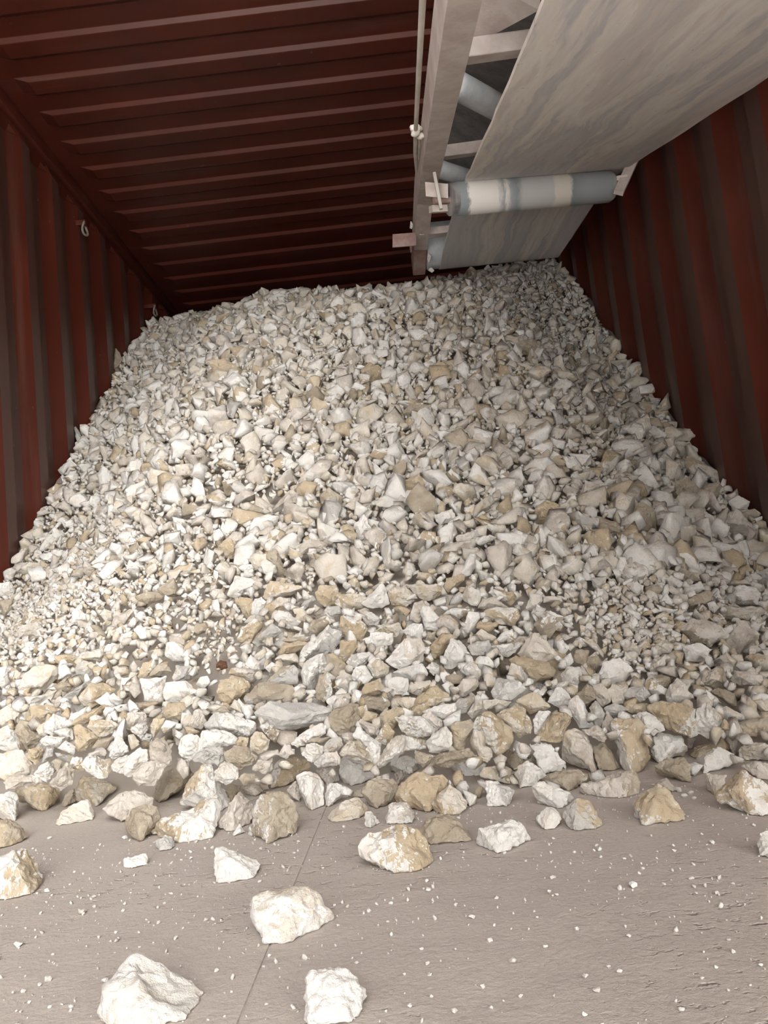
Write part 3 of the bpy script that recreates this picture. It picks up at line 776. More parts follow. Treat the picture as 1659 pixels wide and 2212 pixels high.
G p 910,300 960,210 1050,200 1180,290 1050,290
G tw 945,370 980,310 1080,285 1250,300 1280,350 1220,445 1100,410|white lump spotted with two tan patches
G w 780,480 840,330 920,330 935,380 870,470 805,540|white dagger-shaped lump pointing down
G wk 655,320 700,290 830,290 860,320 760,380
G pt 565,430 600,360 680,350 750,420 740,490 640,515
G w 430,320 450,280 500,280 590,370 570,480 470,470
G pc 335,390 370,250 450,225 500,260 430,320 420,420
G t 490,640 540,570 640,500 730,540 600,690 550,720|golden tan log-shaped lump in mid pile
G w 615,750 650,640 690,560 760,560 840,680 820,730 700,810 640,800|white pear-shaped lump beside the golden log
G pw 135,740 240,640 290,560 430,550 470,650 440,740 340,800 270,820|large pale lump left of the golden log
G w 275,480 340,430 440,425 450,500 420,560 330,555
G w 0,500 190,505 190,590 100,620 0,610
G gp 830,620 920,580 1010,570 1030,620 960,690 870,690
G wk 1040,620 1130,590 1300,550 1320,590 1180,710 1110,700
G w 1075,580 1110,510 1210,470 1225,530 1150,570
G c 1260,680 1400,500 1440,510 1590,690 1500,740 1430,770 1330,730|big cream diamond-shaped block in mid pile
G kw 1400,440 1470,350 1530,315 1659,370 1600,450 1530,550 1440,500|brown slab with a white corner above the cream diamond
G t 1170,730 1240,700 1380,770 1500,745 1570,820 1560,870 1370,940 1290,800|large flat tan slab under the cream diamond
G cg 1170,860 1200,760 1280,790 1360,960 1240,900
G wg 1040,1000 1090,890 1270,920 1340,980 1200,1070 1070,1070
G wp 770,820 850,750 960,830 920,905 820,870
G wc 870,760 940,700 1010,710 1070,790 940,820
G wg 480,800 530,750 620,790 610,840 540,870
G w 200,840 350,780 440,770 490,850 390,910 320,880
G c 0,770 60,720 160,790 150,850 60,885
G w 125,910 200,885 320,895 330,1030 210,1050 150,1000|bright white cube-like lump in mid pile
G c 220,1070 290,1050 385,1060 370,1120 320,1155 230,1110
G ct 340,1010 380,920 510,905 520,940 420,1040
G t 350,1180 400,1050 560,950 680,1040 500,1050 450,1190
G p 745,980 790,900 900,890 930,940 860,1010 780,1050
G k 640,880 700,850 790,870 760,940 660,940
G gk 719,1120 750,1070 880,1035 890,1070 820,1180 730,1190
G wp 830,1190 890,1080 950,1060 1000,1160 870,1230
G c 940,1080 1080,1070 1200,1090 1150,1140 980,1150
G ct 1240,1080 1380,1020 1440,1030 1525,1130 1500,1150 1360,1190
G t 910,460 930,420 1090,410 1080,450 1010,500
G c 900,510 950,470 1070,540 1050,570 960,580
G ct 40,490 110,440 240,420 270,460 220,540
G tk 190,290 260,270 340,310 310,360 230,320
G p 1330,300 1370,170 1460,180 1470,230 1390,320
G c 1480,240 1480,190 1620,195 1640,240
G k 471,560 490,500 560,490 540,560 490,600
H wp 505,80 540,0 620,-20 720,30 720,90 690,130 560,130
H wp 545,170 600,130 690,160 680,210 640,250 570,200
H pk 960,510 1080,430 1250,450 1370,550 1210,625 1060,590|large lens-shaped beige lump on the right of the pile
H p 1340,580 1410,440 1480,440 1590,540 1570,610 1410,740|large beige prism beside the lens-shaped lump
H w 1000,640 1110,610 1225,660 1170,730 1070,755 1020,750|flat white arrowhead lump under the lens-shaped lump
H w 335,870 380,770 500,730 620,820 510,930 430,935 360,910|broad white faceted lump on the right of the pile
H wp 1330,230 1410,170 1550,170 1600,230 1570,310 1420,310
H k 1000,290 1060,250 1200,195 1230,230 1190,290 1080,350 1010,330
H w 995,250 1010,180 1130,130 1165,190 1080,230
H pc 1270,400 1320,330 1600,330 1640,370 1520,440 1380,430|long pale beam-shaped lump near the right wall
H k 700,180 760,155 840,190 780,250 710,230
H w 860,110 910,80 990,140 970,180 890,170
H p 830,160 900,160 990,230 960,270 880,200
H wp 45,860 90,805 180,800 215,880 160,970 70,950
H w 45,750 120,685 140,760 90,805
H k 140,740 160,670 260,670 250,790 170,770
H k 250,720 330,710 370,770 320,820 250,790
H w 0,600 60,585 105,640 80,690 30,700
H c 520,650 600,600 670,650 660,700 550,700
H wp 715,800 760,740 860,705 860,800 760,850
H t 895,690 930,670 1000,690 980,780 920,760
H kw 700,930 740,850 890,880 900,920 830,1010 720,980
H kc 1125,920 1180,830 1310,790 1340,960 1170,960
H p 1360,900 1400,830 1560,840 1659,900 1570,950 1440,940
H w 1405,790 1430,750 1480,770 1530,760 1540,800 1480,835
H c 1280,720 1330,680 1420,760 1360,815
H ct 1490,720 1540,690 1659,700 1700,800 1620,830 1550,790
H g 1540,80 1660,30 1700,60 1700,150 1600,160
H t 1370,50 1500,0 1540,40 1470,105 1400,90|deep tan lump high near the right wall
H w 1100,40 1140,0 1250,60 1240,105 1160,90
H kc 945,70 980,30 1110,70 1130,120 1010,135
H c 1305,150 1390,115 1500,120 1530,150 1400,165
H w 525,350 560,320 670,390 660,440 580,400
H w 810,290 870,220 940,310 920,330
H w 790,310 920,350 880,390 810,370
H gp 280,110 390,90 390,170 330,215 290,160
H w 150,80 190,65 235,120 190,160 150,140
H k 270,50 320,20 360,50 330,90 280,80
H w 1185,300 1240,285 1280,330 1240,375 1200,350
H cg 210,590 290,580 380,680 370,720 330,660
H c 780,630 850,590 920,620 900,690 800,690
J pt 1285,910 1330,900 1440,955 1440,1000 1300,960|long pale block resting against the right wall
J p 1225,800 1270,775 1370,770 1380,820 1260,830|pinkish bar-shaped lump just above the long pale block
J k 1240,1010 1310,980 1360,1030 1350,1100 1290,1100 1230,1060|broad grey-tan slab below the long pale block
J k 1050,1095 1120,1095 1170,1130 1175,1210 1130,1240 1080,1225|tall dull tan tombstone-shaped slab on the right
J k 870,1190 920,1150 1010,1180 1030,1230 960,1240
J t 655,1120 700,1080 755,1100 755,1160 710,1195 660,1170|round tan lump with a pale vein
J p 820,1100 870,1000 930,1020 900,1080 830,1115
J k 1345,1110 1380,1020 1450,1005 1440,1060 1360,1110
J w 1490,1090 1530,1060 1580,1090 1560,1130 1510,1135|white lump perched highest beside the right wall foot
J p 1450,1180 1520,1120 1590,1190 1590,1220 1510,1250
J c 1170,700 1235,615 1245,680 1190,710|cream leaf-shaped lump tilted against the right wall
J p 1230,830 1320,830 1330,890 1290,900
J w 1060,1310 1120,1250 1150,1300 1140,1360 1080,1350
J pg 305,1240 400,1210 415,1290 330,1290
J t 80,1000 150,970 180,1010 170,1050 90,1050
J k 70,710 110,670 200,670 190,720 110,730
J k 540,400 640,390 680,430 640,460 560,440|broad dark tan slab high on the pile
J p 1060,620 1100,590 1110,650 1060,680
J w 75,1090 100,1040 140,1040 130,1110 85,1140|white drum-shaped lump in the upper middle
J w 215,1150 290,1120 310,1160 240,1190
I t 1560,480 1590,445 1640,460 1650,530 1590,550|big tan disc high in the middle of the pile
I k 1060,1090 1100,1060 1140,1080 1130,1130 1060,1120
I p 1145,1110 1250,1000 1290,1010 1280,1050 1170,1110|long pale splinter slanting in the upper pile
I p 1270,1240 1340,1210 1420,1230 1400,1270 1290,1280
I k 1150,1280 1190,1250 1250,1370 1200,1380|brown slab pointing down in the upper pile
I k 1370,1340 1410,1270 1460,1300 1430,1370
I t 945,1240 980,1200 1030,1230 1020,1290 960,1290
I w 1530,1150 1570,1100 1610,1180 1590,1220 1550,1220
I w 285,730 320,725 360,790 330,815|white finger-shaped shard sticking up at the left wall
I k 470,430 500,390 530,430 510,500 470,490
I t 895,440 970,430 1050,470 1040,500 950,520
I t 990,380 1050,375 1090,410 1010,420
I c 760,890 830,880 850,930 760,950
I k 1380,1020 1420,990 1480,1030 1470,1070 1390,1060
I kw 960,960 1040,930 1040,1010 970,1020
I w 250,910 300,865 340,890 270,940
'''

# ------------------------------------------------------------------ stones the photo shows largest: outline in the photo's pixels, then depth, thickness and facets of their own
TILES = {'A': (0, 1520, .2532), 'B': (400, 1520, .2532), 'C': (800, 1520, .2532), 'D': (1200, 1480, .2767), 'E': (0, 1240, .2532), 'F': (400, 1240, .2532),
         'G': (800, 1240, .2532), 'H': (1200, 1220, .2767), 'I': (0, 560, .5003), 'J': (830, 540, .4997), 'P': (0, 1700, .5003), 'Q': (830, 1600, .4997), 'Z': (0, 0, 1)}
STONES = []
for line in STONE_DATA.strip().splitlines():
    body, _, label = line.partition('|')
    tk = body.split(); ox, oy, sc = TILES[tk[0]]
    poly = np.array([[ox + sc * float(a) for a in p.split(',')[:1]] + [oy + sc * float(p.split(',')[1])] for p in tk[2:]])
    x, y = poly[:, 0], poly[:, 1]
    area = 0.5 * abs(np.dot(x, np.roll(y, -1)) - np.dot(y, np.roll(x, -1)))
    STONES.append(dict(col=tk[1], poly=poly, label=label.strip(), area=area, c=poly.mean(0), tile=tk[0]))
order = sorted(range(len(STONES)), key=lambda i: -(STONES[i]['area'] + (1e6 if STONES[i]['label'] else 0)))
KEEP = set(order[:295])

def rock_mesh(pts, col, seed, centre, size, cuts, view, rough=0.03):
    """convex block -> broken facets -> fine relief; facets of a second kind of face on one side"""
    rn = random.Random(seed)
    bm = bmesh.new()
    for p in pts: bm.verts.new(p)
    bmesh.ops.convex_hull(bm, input=bm.verts)
    loose = [v for v in bm.verts if not v.link_faces]
    if loose: bmesh.ops.delete(bm, geom=loose, context='VERTS')
    bmesh.ops.dissolve_limit(bm, angle_limit=math.radians(9), verts=bm.verts, edges=bm.edges)
    bmesh.ops.recalc_face_normals(bm, faces=bm.faces)
    axis = (Vector((rn.choice((-1, 1)) * rn.uniform(.4, 1), 0, rn.uniform(-.7, 1.0))).normalized() - Vector(view) * rn.uniform(0.1, 0.6)).normalized()
    two = len(col) > 1; thr = rn.uniform(0.42, 0.62)
    bmesh.ops.bevel(bm, geom=list(bm.edges), offset=size * 0.018, segments=1, affect='EDGES', profile=0.5, clamp_overlap=True, material=-1)
    bmesh.ops.triangulate(bm, faces=[f for f in bm.faces if len(f.verts) > 3])
    lim = size / cuts
    for _ in range(4):
        long = [e for e in bm.edges if e.calc_length() > lim]
        if not long or len(bm.faces) > 6000: break
        bmesh.ops.subdivide_edges(bm, edges=long, cuts=1)
        bmesh.ops.triangulate(bm, faces=[f for f in bm.faces if len(f.verts) > 3])
    bmesh.ops.remove_doubles(bm, verts=bm.verts, dist=size * 0.002)
    bm.normal_update()
    so = Vector((seed * 1.37 % 19, seed * 2.11 % 23, seed * 0.73 % 17))
    # bedding planes of the stone: small terraces along one direction
    bed = Vector((rn.uniform(-1, 1), rn.uniform(-1, 1), rn.uniform(-1, 1))).normalized(); step = size * rn.uniform(0.10, 0.22)
    mv = []
    for v in bm.verts:
        q = (v.co - Vector(centre)) / size
        d = noise.fractal(q * 2.4 + so, 0.8, 2.1, 6) * rough * size
        d -= abs(noise.noise(q * 5.5 + so)) * rough * size * 0.9           # chipped hollows
        d += noise.noise(q * 15 + so) * rough * size * 0.22
        h = (v.co.dot(bed) + noise.noise(q * 2 + so) * step) / step
        d += (abs((h % 1.0) - 0.5) - 0.25) * rough * size * 0.5
        mv.append(v.co + v.normal * (d + rough * size * 0.25))
    for v, p in zip(bm.verts, mv): v.co = p
    bm.normal_update()
    if two:                      # weathered skin on one side, fresh fracture on the other, with a ragged border
        for f in bm.faces:
            q = (f.calc_center_median() - Vector(centre)) / size
            f.material_index = 1 if f.normal.dot(axis) * 0.75 + q.dot(axis) * 0.6 + 0.5 * noise.fractal(q * 3.2 + so, 0.8, 2.1, 4) > thr else 0
    return bm

def stone_points(S, seed):
    rn = random.Random(seed * 7 + 3)
    poly = S['poly']; c = poly.mean(0)
    w = np.ptp(poly[:, 0]); h = np.ptp(poly[:, 1])
    bot = poly[np.argmax(poly[:, 1])]
    v = ray(*c)
    B, onpile = hit(bot[0], min(bot[1], 2600)); Cn, _ = hit(*c)
    floor = not onpile or float(surf(B[0], B[1])) < 0.035 or (bot[1] > 1725 and float(surf(B[0], B[1])) < 0.075)
    if floor and onpile and ray(*bot)[2] < 0:
        r = ray(*bot); B = CAM + r * (-CAM[2] / r[2])
    dep = float((B - CAM) @ v) if floor else float((Cn - CAM) @ v)
    px = dep / FPX
    if not floor: poly = c + (poly - c) * 1.06
    T = 0.78 * math.sqrt(w * h) * px * rn.uniform(0.85, 1.1)
    T = min(T, 1.15 * min(w, h) * px + 0.012)
    D = dep + (0.42 * T if floor else -0.02 * T)
    P = lambda q, d: CAM + ray(*q) * (d / float(ray(*q) @ v))
    pts = []
    ym = c[1]
    for q in poly:
        d = D + rn.uniform(-.10, .10) * T
        if floor and q[1] > ym + 0.12 * h:
            r = ray(*q)
            if r[2] < 0:
                tf = (-CAM[2] + 0.001) / r[2]; d = min(max(float(r @ v) * tf, D - 0.6 * T), D + 0.55 * T)
        pts.append(P(q, d))
    # front facets: a few corners standing towards the viewer, the highest one off centre
    nf = rn.choice((2, 3, 3, 4))
    ridge = c + np.array([rn.uniform(-.16, .16) * w, rn.uniform(-.22, .08) * h])
    for k in range(nf):
        q0 = poly[rn.randrange(len(poly))]; s = rn.uniform(.15, .55)
        q = ridge + (q0 - ridge) * s
        pts.append(P(q, D - T * (0.5 - 0.28 * s)))
    nb = 6
    for k in range(nb):
        q0 = poly[int(k * len(poly) / nb)]; s = rn.uniform(.45, .72)
        pts.append(P(c + (q0 - c) * s, D + T * rn.uniform(.38, .55)))
    pts = [np.array([min(max(p[0], XL - 0.02), XR + 0.02), p[1], p[2]]) for p in pts]
    if floor: pts = [np.array([p[0], p[1], max(p[2], 0.0012)]) for p in pts]
    size = math.sqrt(w * h) * px
    return pts, size, v, floor, dep

MIDX = {k: SKEYS.index(k) for k in SKEYS}
extra_v, extra_f, extra_m = [], [], []      # outlines past the 300 go into the mass of the pile
placed = []
WORD = {'w': 'white', 'c': 'cream', 'p': 'pale beige', 't': 'tan', 'k': 'brownish', 'g': 'grey', 'r': 'rust brown'}
marks = [(S['c'], S['label'].split(' in ')[0] if False else S['label']) for i, S in enumerate(STONES) if S['label']]
med = float(np.median([S['area'] for i, S in enumerate(STONES) if i in KEEP]))
used = {S['label'] for S in STONES if S['label']}
def short(l):
    """the landmark's phrase without its last place words, to keep the label short"""
    ws = l.split()
    return ' '.join(ws)
def auto_label(S):
    poly = S['poly']; c = poly.mean(0)
    ev = np.linalg.eigvalsh(np.cov((poly - c).T)); asp = math.sqrt(ev[1] / max(ev[0], 1e-6))
    shape = 'long' if asp > 1.9 else ('rounded' if len(poly) >= 8 else ('three-sided' if len(poly) == 3 else ('four-cornered' if len(poly) == 4 else 'angular')))
    sz = 'small ' if S['area'] < 0.6 * med else ('large ' if S['area'] > 1.8 * med else '')
    colour = WORD[S['col'][0]] + (' and ' + WORD[S['col'][1]] if len(S['col']) > 1 and S['col'][1] != S['col'][0] else '')
    near = sorted(marks, key=lambda m: np.hypot(*(m[0] - c)))
    for look in (f'{colour} {shape} lump', f'{sz}{colour} {shape} lump', f'{colour} lump'):
        for m, l in near[:4]:
            d = c - m
            rel = ('left of' if d[0] < 0 else 'right of') if abs(d[0]) > abs(d[1]) else ('above' if d[1] < 0 else 'below')
            t = f'{look} {rel} the {l}'
            if len(t.replace('-', ' ').split()) <= 16 and t not in used: return t
    for m, l in near:
        d = c - m
        t = f"{WORD[S['col'][0]]} lump farther {'left of' if d[0] < 0 else 'right of'} the {l}"
        if len(t.replace('-', ' ').split()) <= 16 and t not in used: return t
    return f'{colour} {shape} lump in the pile'

for i, S in enumerate(STONES):
    pts, size, v, floor, dep = stone_points(S, i + 11)
    if S['c'][1] > 2000 or size * FPX / dep > 110: cuts = 26
    elif S['c'][1] > 1550: cuts = 16
    else: cuts = 9
    ctr = np.mean(pts, axis=0)
    bm = rock_mesh(pts, S['col'], i + 11, ctr, size, cuts if i in KEEP else 4, v, 0.06 if cuts > 10 else 0.055)
    if floor:
        for q in bm.verts: q.co.z = max(q.co.z, 0.0006)
    zmin = min(q.co.z for q in bm.verts)
    placed.append((S['poly'], float((ctr - CAM) @ v), S['c']))
    if i in KEEP:
        base = Vector((ctr[0], ctr[1], zmin))
        bmesh.ops.translate(bm, verts=bm.verts, vec=-base)
        me = bpy.data.meshes.new('limestone_lump'); bm.to_mesh(me); bm.free()
        me.shade_smooth(); me.set_sharp_from_angle(angle=math.radians(24))
        o = link('limestone_lump', me, [SM[k] for k in S['col']], None, tuple(base))
        lab = S['label'] or auto_label(S); used.add(lab)
        tag(o, lab, 'rock', 'loose lumps lying on the floor' if floor else 'lumps in the face of the pile')
    else:
        bm.verts.index_update(); n = sum(len(a) for a in extra_v)
        extra_v.append(np.array([q.co[:] for q in bm.verts]))
        extra_f.append(np.array([[q.index for q in f.verts] for f in bm.faces]) + n)
        extra_m += [MIDX[S['col'][min(f.material_index, len(S['col']) - 1)]] for f in bm.faces]
        bm.free()

def small_rock(name, label, pt, size, col, seed, squash=(1, .8, .7), group=None, cat='rock', mats=None):
    rn = random.Random(seed); pts = []
    for k in range(14):
        d = np.array([rn.gauss(0, 1) for _ in range(3)]); d /= np.linalg.norm(d); pts.append(np.asarray(pt) + d * np.array(squash) * size * rn.uniform(.42, .55))
    bm = rock_mesh(pts, col, seed, pt, size, 3, (0, 1, 0))
    zmin = min(q.co.z for q in bm.verts); base = Vector((pt[0], pt[1], zmin)); bmesh.ops.translate(bm, verts=bm.verts, vec=-base)
    me = bpy.data.meshes.new(name); bm.to_mesh(me); bm.free(); me.shade_smooth(); me.set_sharp_from_angle(angle=math.radians(24))
    return tag(link(name, me, [SM[k] for k in col], None, tuple(base)), label, cat, group)
# stones caught on the conveyor frame
small_rock('limestone_lump', 'small white stone caught between the channel end and the drum', PY(928, 556, YD - 0.10), 0.045, 'w', 901, (.5, .6, 1.1), 'stones caught on the conveyor')
small_rock('limestone_lump', 'small white stone wedged below the drum at the channel end', PY(931, 584, YD + 0.0), 0.042, 'w', 902, (.7, .6, .8), 'stones caught on the conveyor')
small_rock('limestone_lump', 'small white stone stuck to the outer side of the channel', PY(887, 486, YD - 0.36), 0.034, 'w', 903, (.55, .5, 1.1), 'stones caught on the conveyor')

# ------------------------------------------------------------------ the rest of the pile: thousands of stones in one mass
rng = np.random.default_rng(4)
def proto(seed, sub):
    rn = random.Random(seed); bm = bmesh.new()
    n = rn.choice((9, 10, 11, 12, 14))
    for k in range(n):
        d = Vector((rn.gauss(0, 1), rn.gauss(0, 1), rn.gauss(0, 1))).normalized()
        d = Vector((d.x * 1.0, d.y * .78, d.z * .58)) * rn.uniform(.47, .58); bm.verts.new(d)
    bmesh.ops.convex_hull(bm, input=bm.verts)
    lo = [v for v in bm.verts if not v.link_faces]
    if lo: bmesh.ops.delete(bm, geom=lo, context='VERTS')
    bmesh.ops.recalc_face_normals(bm, faces=bm.faces)
    ax = Vector((rn.gauss(0, 1), rn.gauss(0, 1), rn.gauss(0, 1))).normalized()
    if sub:
        bmesh.ops.subdivide_edges(bm, edges=bm.edges, cuts=2, use_grid_fill=True); bmesh.ops.triangulate(bm, faces=bm.faces)
        bm.normal_update(); so = Vector((seed * 1.7, 0, 3))
        mv = [v.co + v.normal * (noise.fractal(v.co * 3.2 + so, 0.8, 2.1, 4) * 0.06 - abs(noise.noise(v.co * 6 + so)) * 0.05) for v in bm.verts]
        for v, p in zip(bm.verts, mv): v.co = p
        bm.normal_update()
    for f in bm.faces:
        q = f.calc_center_median(); f.material_index = 1 if f.normal.dot(ax) * .7 + q.dot(ax) * .8 + .5 * noise.noise(q * 5 + Vector((seed, 0, 0))) > .45 else 0
    bmesh.ops.triangulate(bm, faces=bm.faces); bm.verts.index_update()
    V = np.array([v.co[:] for v in bm.verts]); F = np.array([[q.index for q in f.verts] for f in bm.faces]); M = np.array([f.material_index for f in bm.faces]); bm.free()
    return V, F, M
BIG = [proto(s, True) for s in range(28)]; SMALL = [proto(s + 100, False) for s in range(16)]
ZONES = [(1370, 1340, 120, 130, .48), (300, 1190, 240, 100, .72), (480, 1390, 90, 80, .62), (1190, 690, 110, 110, .72), (1080, 640, 140, 60, .8), (150, 1330, 190, 70, .8),
         (1450, 1090, 190, 170, 1.2), (1000, 1120, 260, 170, 1.05), (250, 800, 160, 140, .92), (760, 1400, 300, 160, 1.15)]
def zone(u, v):
    f = 1.0
    for a, b, ra_, rb_, k in ZONES:
        q = ((u - a) / ra_) ** 2 + ((v - b) / rb_) ** 2
        if q < 1: f *= k + (1 - k) * max(0, (q - .55) / .45)
    return f
def inside(poly, u, v):
    x, y = poly[:, 0], poly[:, 1]; x2, y2 = np.roll(x, -1), np.roll(y, -1)
    c = ((y > v) != (y2 > v)); t = np.where(c, (x2 - x) * (v - y) / np.where(y2 == y, 1e-9, y2 - y) + x, -1e9)
    return int(np.sum(c & (u < t))) % 2 == 1
PB = [(p, p[:, 0].min(), p[:, 0].max(), p[:, 1].min(), p[:, 1].max()) for p, _, _ in placed]
def covered(u, v, m):
    return any(a - m < u < b + m and c - m < v < d + m and (inside(p, u, v)) for p, a, b, c, d in PB)
def rot(n, r):
    q = r.normal(size=4); q /= np.linalg.norm(q); a, b, c, d = q
    return np.array([[a*a+b*b-c*c-d*d, 2*(b*c-a*d), 2*(b*d+a*c)], [2*(b*c+a*d), a*a-b*b+c*c-d*d, 2*(c*d-a*b)], [2*(b*d-a*c), 2*(c*d+a*b), a*a-b*b-c*c+d*d]])
mass_v, mass_f, mass_m, mass_t = [], [], [], []
nv = 0
PAL = [('w', None), ('w', 't'), ('c', None), ('c', 'w'), ('p', None), ('p', 'w'), ('t', 'w'), ('t', None), ('k', 'w'), ('g', 'w'), ('w', 'p'), ('k', None)]
PW = np.array([.23, .10, .15, .10, .13, .09, .065, .035, .03, .025, .07, .01]); PW /= PW.sum()
def put(pos, size, lst, sq):
    global nv
    V, F, M = lst[rng.integers(len(lst))]
    R = rot(0, rng); X = (V * sq * size) @ R.T + pos
    a, b = PAL[rng.choice(len(PAL), p=PW)]; b = b or a
    mass_v.append(X); mass_f.append(F + nv); mass_m.append(np.where(M == 1, MIDX[b], MIDX[a])); mass_t.append(np.full(len(X), rng.random())); nv += len(X)
def scatter(ncand, med_, sig, lo_, hi_, pack, lift, lst, lower=0.0, box=(XL + .015, XR - .015, 1.0, 5.7)):
    xs = rng.uniform(box[0], box[1], ncand); ys = rng.uniform(box[2], box[3], ncand); sz = np.clip(med_ * np.exp(rng.normal(0, sig, ncand)), lo_, hi_)
    z = surf(xs, ys); out = []
    ok = z > -0.02; xs, ys, sz, z = xs[ok], ys[ok], sz[ok], z[ok]
    uv = [pix((a, b, c)) for a, b, c in zip(xs, ys, z)]
    zf = np.array([zone(*q) for q in uv]); sz = np.clip(sz * zf, lo_ * .6, hi_)
    grid = {}; cell = hi_
    for k in np.argsort(-sz):
        s = sz[k]; p = np.array([xs[k], ys[k] * 1.22]); g0 = (int(p[0] // cell), int(p[1] // cell)); bad = False
        for i in (-1, 0, 1):
            for j in (-1, 0, 1):
                for (q, r) in grid.get((g0[0] + i, g0[1] + j), ()):
                    if (q[0] - p[0]) ** 2 + (q[1] - p[1]) ** 2 < (pack * (r + s) / 2) ** 2: bad = True; break
                if bad: break
            if bad: break
        if bad: continue
        grid.setdefault(g0, []).append((p, s))
        n = normal_at(xs[k], ys[k]); u, v = uv[k]
        if s < .020 and v > 1400 and zone(u, v) > .9 and rng.random() < .6: continue
        h = s * lift - lower; cov = covered(u, v, 0)
        if cov: h = -0.045
        elif v > 1705 or (v > 1650 and u < 480) or (v > 1600 and z[k] < .012): continue
        elif v > 1250:
            h = min(h, -0.002 if v < 1600 else -0.012)
            if s > 0.034: s = rng.uniform(.022, .036)
        pos = np.array([xs[k], ys[k], z[k]]) + n * h
        m = s * .36
        pos[0] = min(max(pos[0], XL + m), XR - m)
        if cov and (pos[2] < s * .4 or z[k] < .12): continue
        pos[2] = max(pos[2], s * .33)
        sq = np.array([rng.uniform(.9, 1.25), rng.uniform(.8, 1.15), rng.uniform(.75, 1.25)])
        put(pos, s, lst, sq)
scatter(24000, .053, .30, .030, .095, .64, .10, BIG)
scatter(50000, .030, .28, .014, .05, .68, .12, SMALL, 0.006)
scatter(70000, .017, .25, .010, .026, .8, .2, SMALL, 0.004)
fz, _ = hit(1370, 1335)                    # the tongue of fine gravel on the right
scatter(26000, .026, .35, .014, .05, .72, .15, SMALL, 0.002, (fz[0] - .16, fz[0] + .16, fz[1] - .26, fz[1] + .26))
# bed of dust and stones beneath them
gx = np.linspace(XL - .03, XR + .03, 60); gy = np.linspace(.95, 5.72, 110)
GX, GY = np.meshgrid(gx, gy); GZ = np.maximum(surf(GX, GY) - np.interp(GY, [1.3, 1.6], [.13, .05]), -.004)
bv = np.stack([GX, GY, GZ], -1).reshape(-1, 3); ii, jj = np.meshgrid(np.arange(109), np.arange(59), indexing='ij'); a = (ii * 60 + jj).ravel()
bf = np.concatenate([np.stack([a, a + 1, a + 61], 1), np.stack([a, a + 61, a + 60], 1)])
keepf = (bv[bf][:, :, 2] > 0.001).any(1); bf = bf[keepf]
mass_v.append(bv); mass_f.append(bf + nv); mass_m.append(np.full(len(bf), len(SKEYS))); mass_t.append(np.full(len(bv), .5)); nv += len(bv)
if extra_v:
    ev = np.concatenate(extra_v); mass_v.append(ev); mass_f.append(np.concatenate(extra_f) + nv); mass_m.append(np.array(extra_m)); mass_t.append(rng.random(len(ev)) * 0 + .7); nv += len(ev)
def tri_mesh(name, V, F, M=None, T=None):
    me = bpy.data.meshes.new(name); me.vertices.add(len(V)); me.vertices.foreach_set('co', V.astype(np.float32).ravel())
    me.loops.add(len(F) * 3); me.loops.foreach_set('vertex_index', F.astype(np.int32).ravel())
    me.polygons.add(len(F)); me.polygons.foreach_set('loop_start', np.arange(0, len(F) * 3, 3, dtype=np.int32))
    if M is not None: me.polygons.foreach_set('material_index', M.astype(np.int32))
    me.update(calc_edges=True); me.validate()
    if T is not None:
        at = me.attributes.new('tone', 'FLOAT', 'POINT'); at.data.foreach_set('value', T.astype(np.float32))
    return me
me = tri_mesh('limestone_pile', np.concatenate(mass_v), np.concatenate(mass_f), np.concatenate(mass_m), np.concatenate(mass_t))
print('PILE tris', len(me.polygons), 'stones', len(mass_v))
o = link('limestone_pile', me, [PM[k] for k in SKEYS] + [BED])
tag(o, 'sloping pile of crushed pale limestone filling the container', 'rubble', kind='stuff')

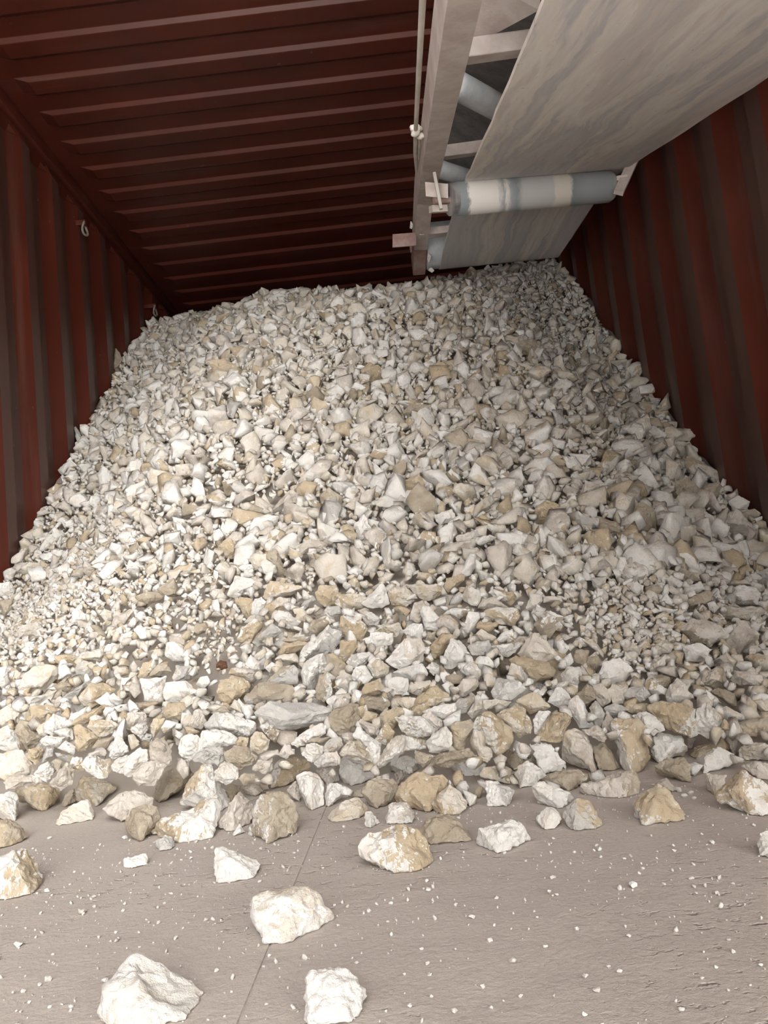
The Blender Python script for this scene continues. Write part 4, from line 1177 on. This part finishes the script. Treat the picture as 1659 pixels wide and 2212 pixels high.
# ------------------------------------------------------------------ chips and grit on the floor
CHIPS = [('P', x) for x in ((355, 548, 40), (78, 690, 36), (205, 840, 35), (170, 860, 20), (888, 580, 22), (1270, 288, 18), (1290, 240, 18), (1128, 270, 18), (825, 312, 18), (540, 225, 25), (215, 225, 20),
         (205, 455, 25), (405, 480, 18), (1150, 945, 18), (935, 800, 25), (1540, 765, 18), (100, 890, 22), (90, 975, 18), (125, 935, 18), (500, 632, 16), (600, 632, 16), (710, 505, 15), (1140, 780, 16), (970, 895, 18))] + \
        [('Q', x) for x in ((728, 600, 30), (712, 660, 24), (745, 672, 20), (485, 685, 20), (310, 715, 22), (380, 772, 30), (1080, 635, 38), (455, 870, 30), (697, 895, 22), (1058, 850, 22), (160, 905, 20), (188, 970, 22),
         (195, 1015, 26), (555, 962, 32), (970, 980, 18), (1020, 1005, 25), (872, 1030, 30), (922, 1087, 34), (425, 1070, 26), (205, 1110, 18), (592, 1112, 22), (740, 1108, 20), (115, 1155, 28), (305, 1175, 30),
         (462, 1160, 20), (868, 1190, 26), (1253, 480, 22), (1330, 600, 22), (1505, 625, 20), (1600, 370, 20), (1440, 665, 22), (1490, 865, 18), (822, 487, 18), (1628, 975, 18), (1435, 985, 20), (1375, 1030, 18),
         (30, 708, 22), (15, 790, 18), (185, 612, 20), (1275, 225, 34), (1300, 245, 28), (1325, 235, 30), (1250, 215, 26), (1340, 255, 22))]
for k, (tl, (x, y, d)) in enumerate(CHIPS):
    ox, oy, sc = TILES[tl]; u, v = ox + sc * x, oy + sc * y
    r = ray(u, v); p = CAM + r * (-CAM[2] / r[2]); s = d * sc * np.linalg.norm(p - CAM) / FPX
    lab = 'small white limestone chip lying on the dusty floor'
    col = 'w'
    if k == 0: lab, col = 'grey-white chip alone on the floor left of the notched shard', 'p'
    small_rock('limestone_chip', lab, p + np.array([0, 0, s * .28]), s, col, 300 + k, (1, .8, .65), 'small chips lying on the floor', 'chip')
gv, gf, gt, n0 = [], [], [], 0
for k in range(12000):
    x, y = rng.uniform(-1.0, 1.0), rng.uniform(.36, 1.6)
    if y > 1.06 + 0.3 * max(0, abs(x) - .5): continue
    if noise.noise(Vector((x * 6, y * 6, 3))) < rng.uniform(-.6, .25): continue
    s = min(0.0018 * math.exp(rng.normal(0, .5)), .006)
    V, F, M = SMALL[rng.integers(len(SMALL))]
    gv.append((V * s * 1.2) @ rot(0, rng).T + np.array([x, y, s * .28])); gf.append(F + n0); gt.append(np.full(len(V), rng.random())); n0 += len(V)
me = tri_mesh('limestone_grit', np.concatenate(gv), np.concatenate(gf), None, np.concatenate(gt))
tag(link('limestone_grit', me, PM['w']), 'fine white limestone grit sprinkled over the dusty floor', 'grit', kind='stuff')
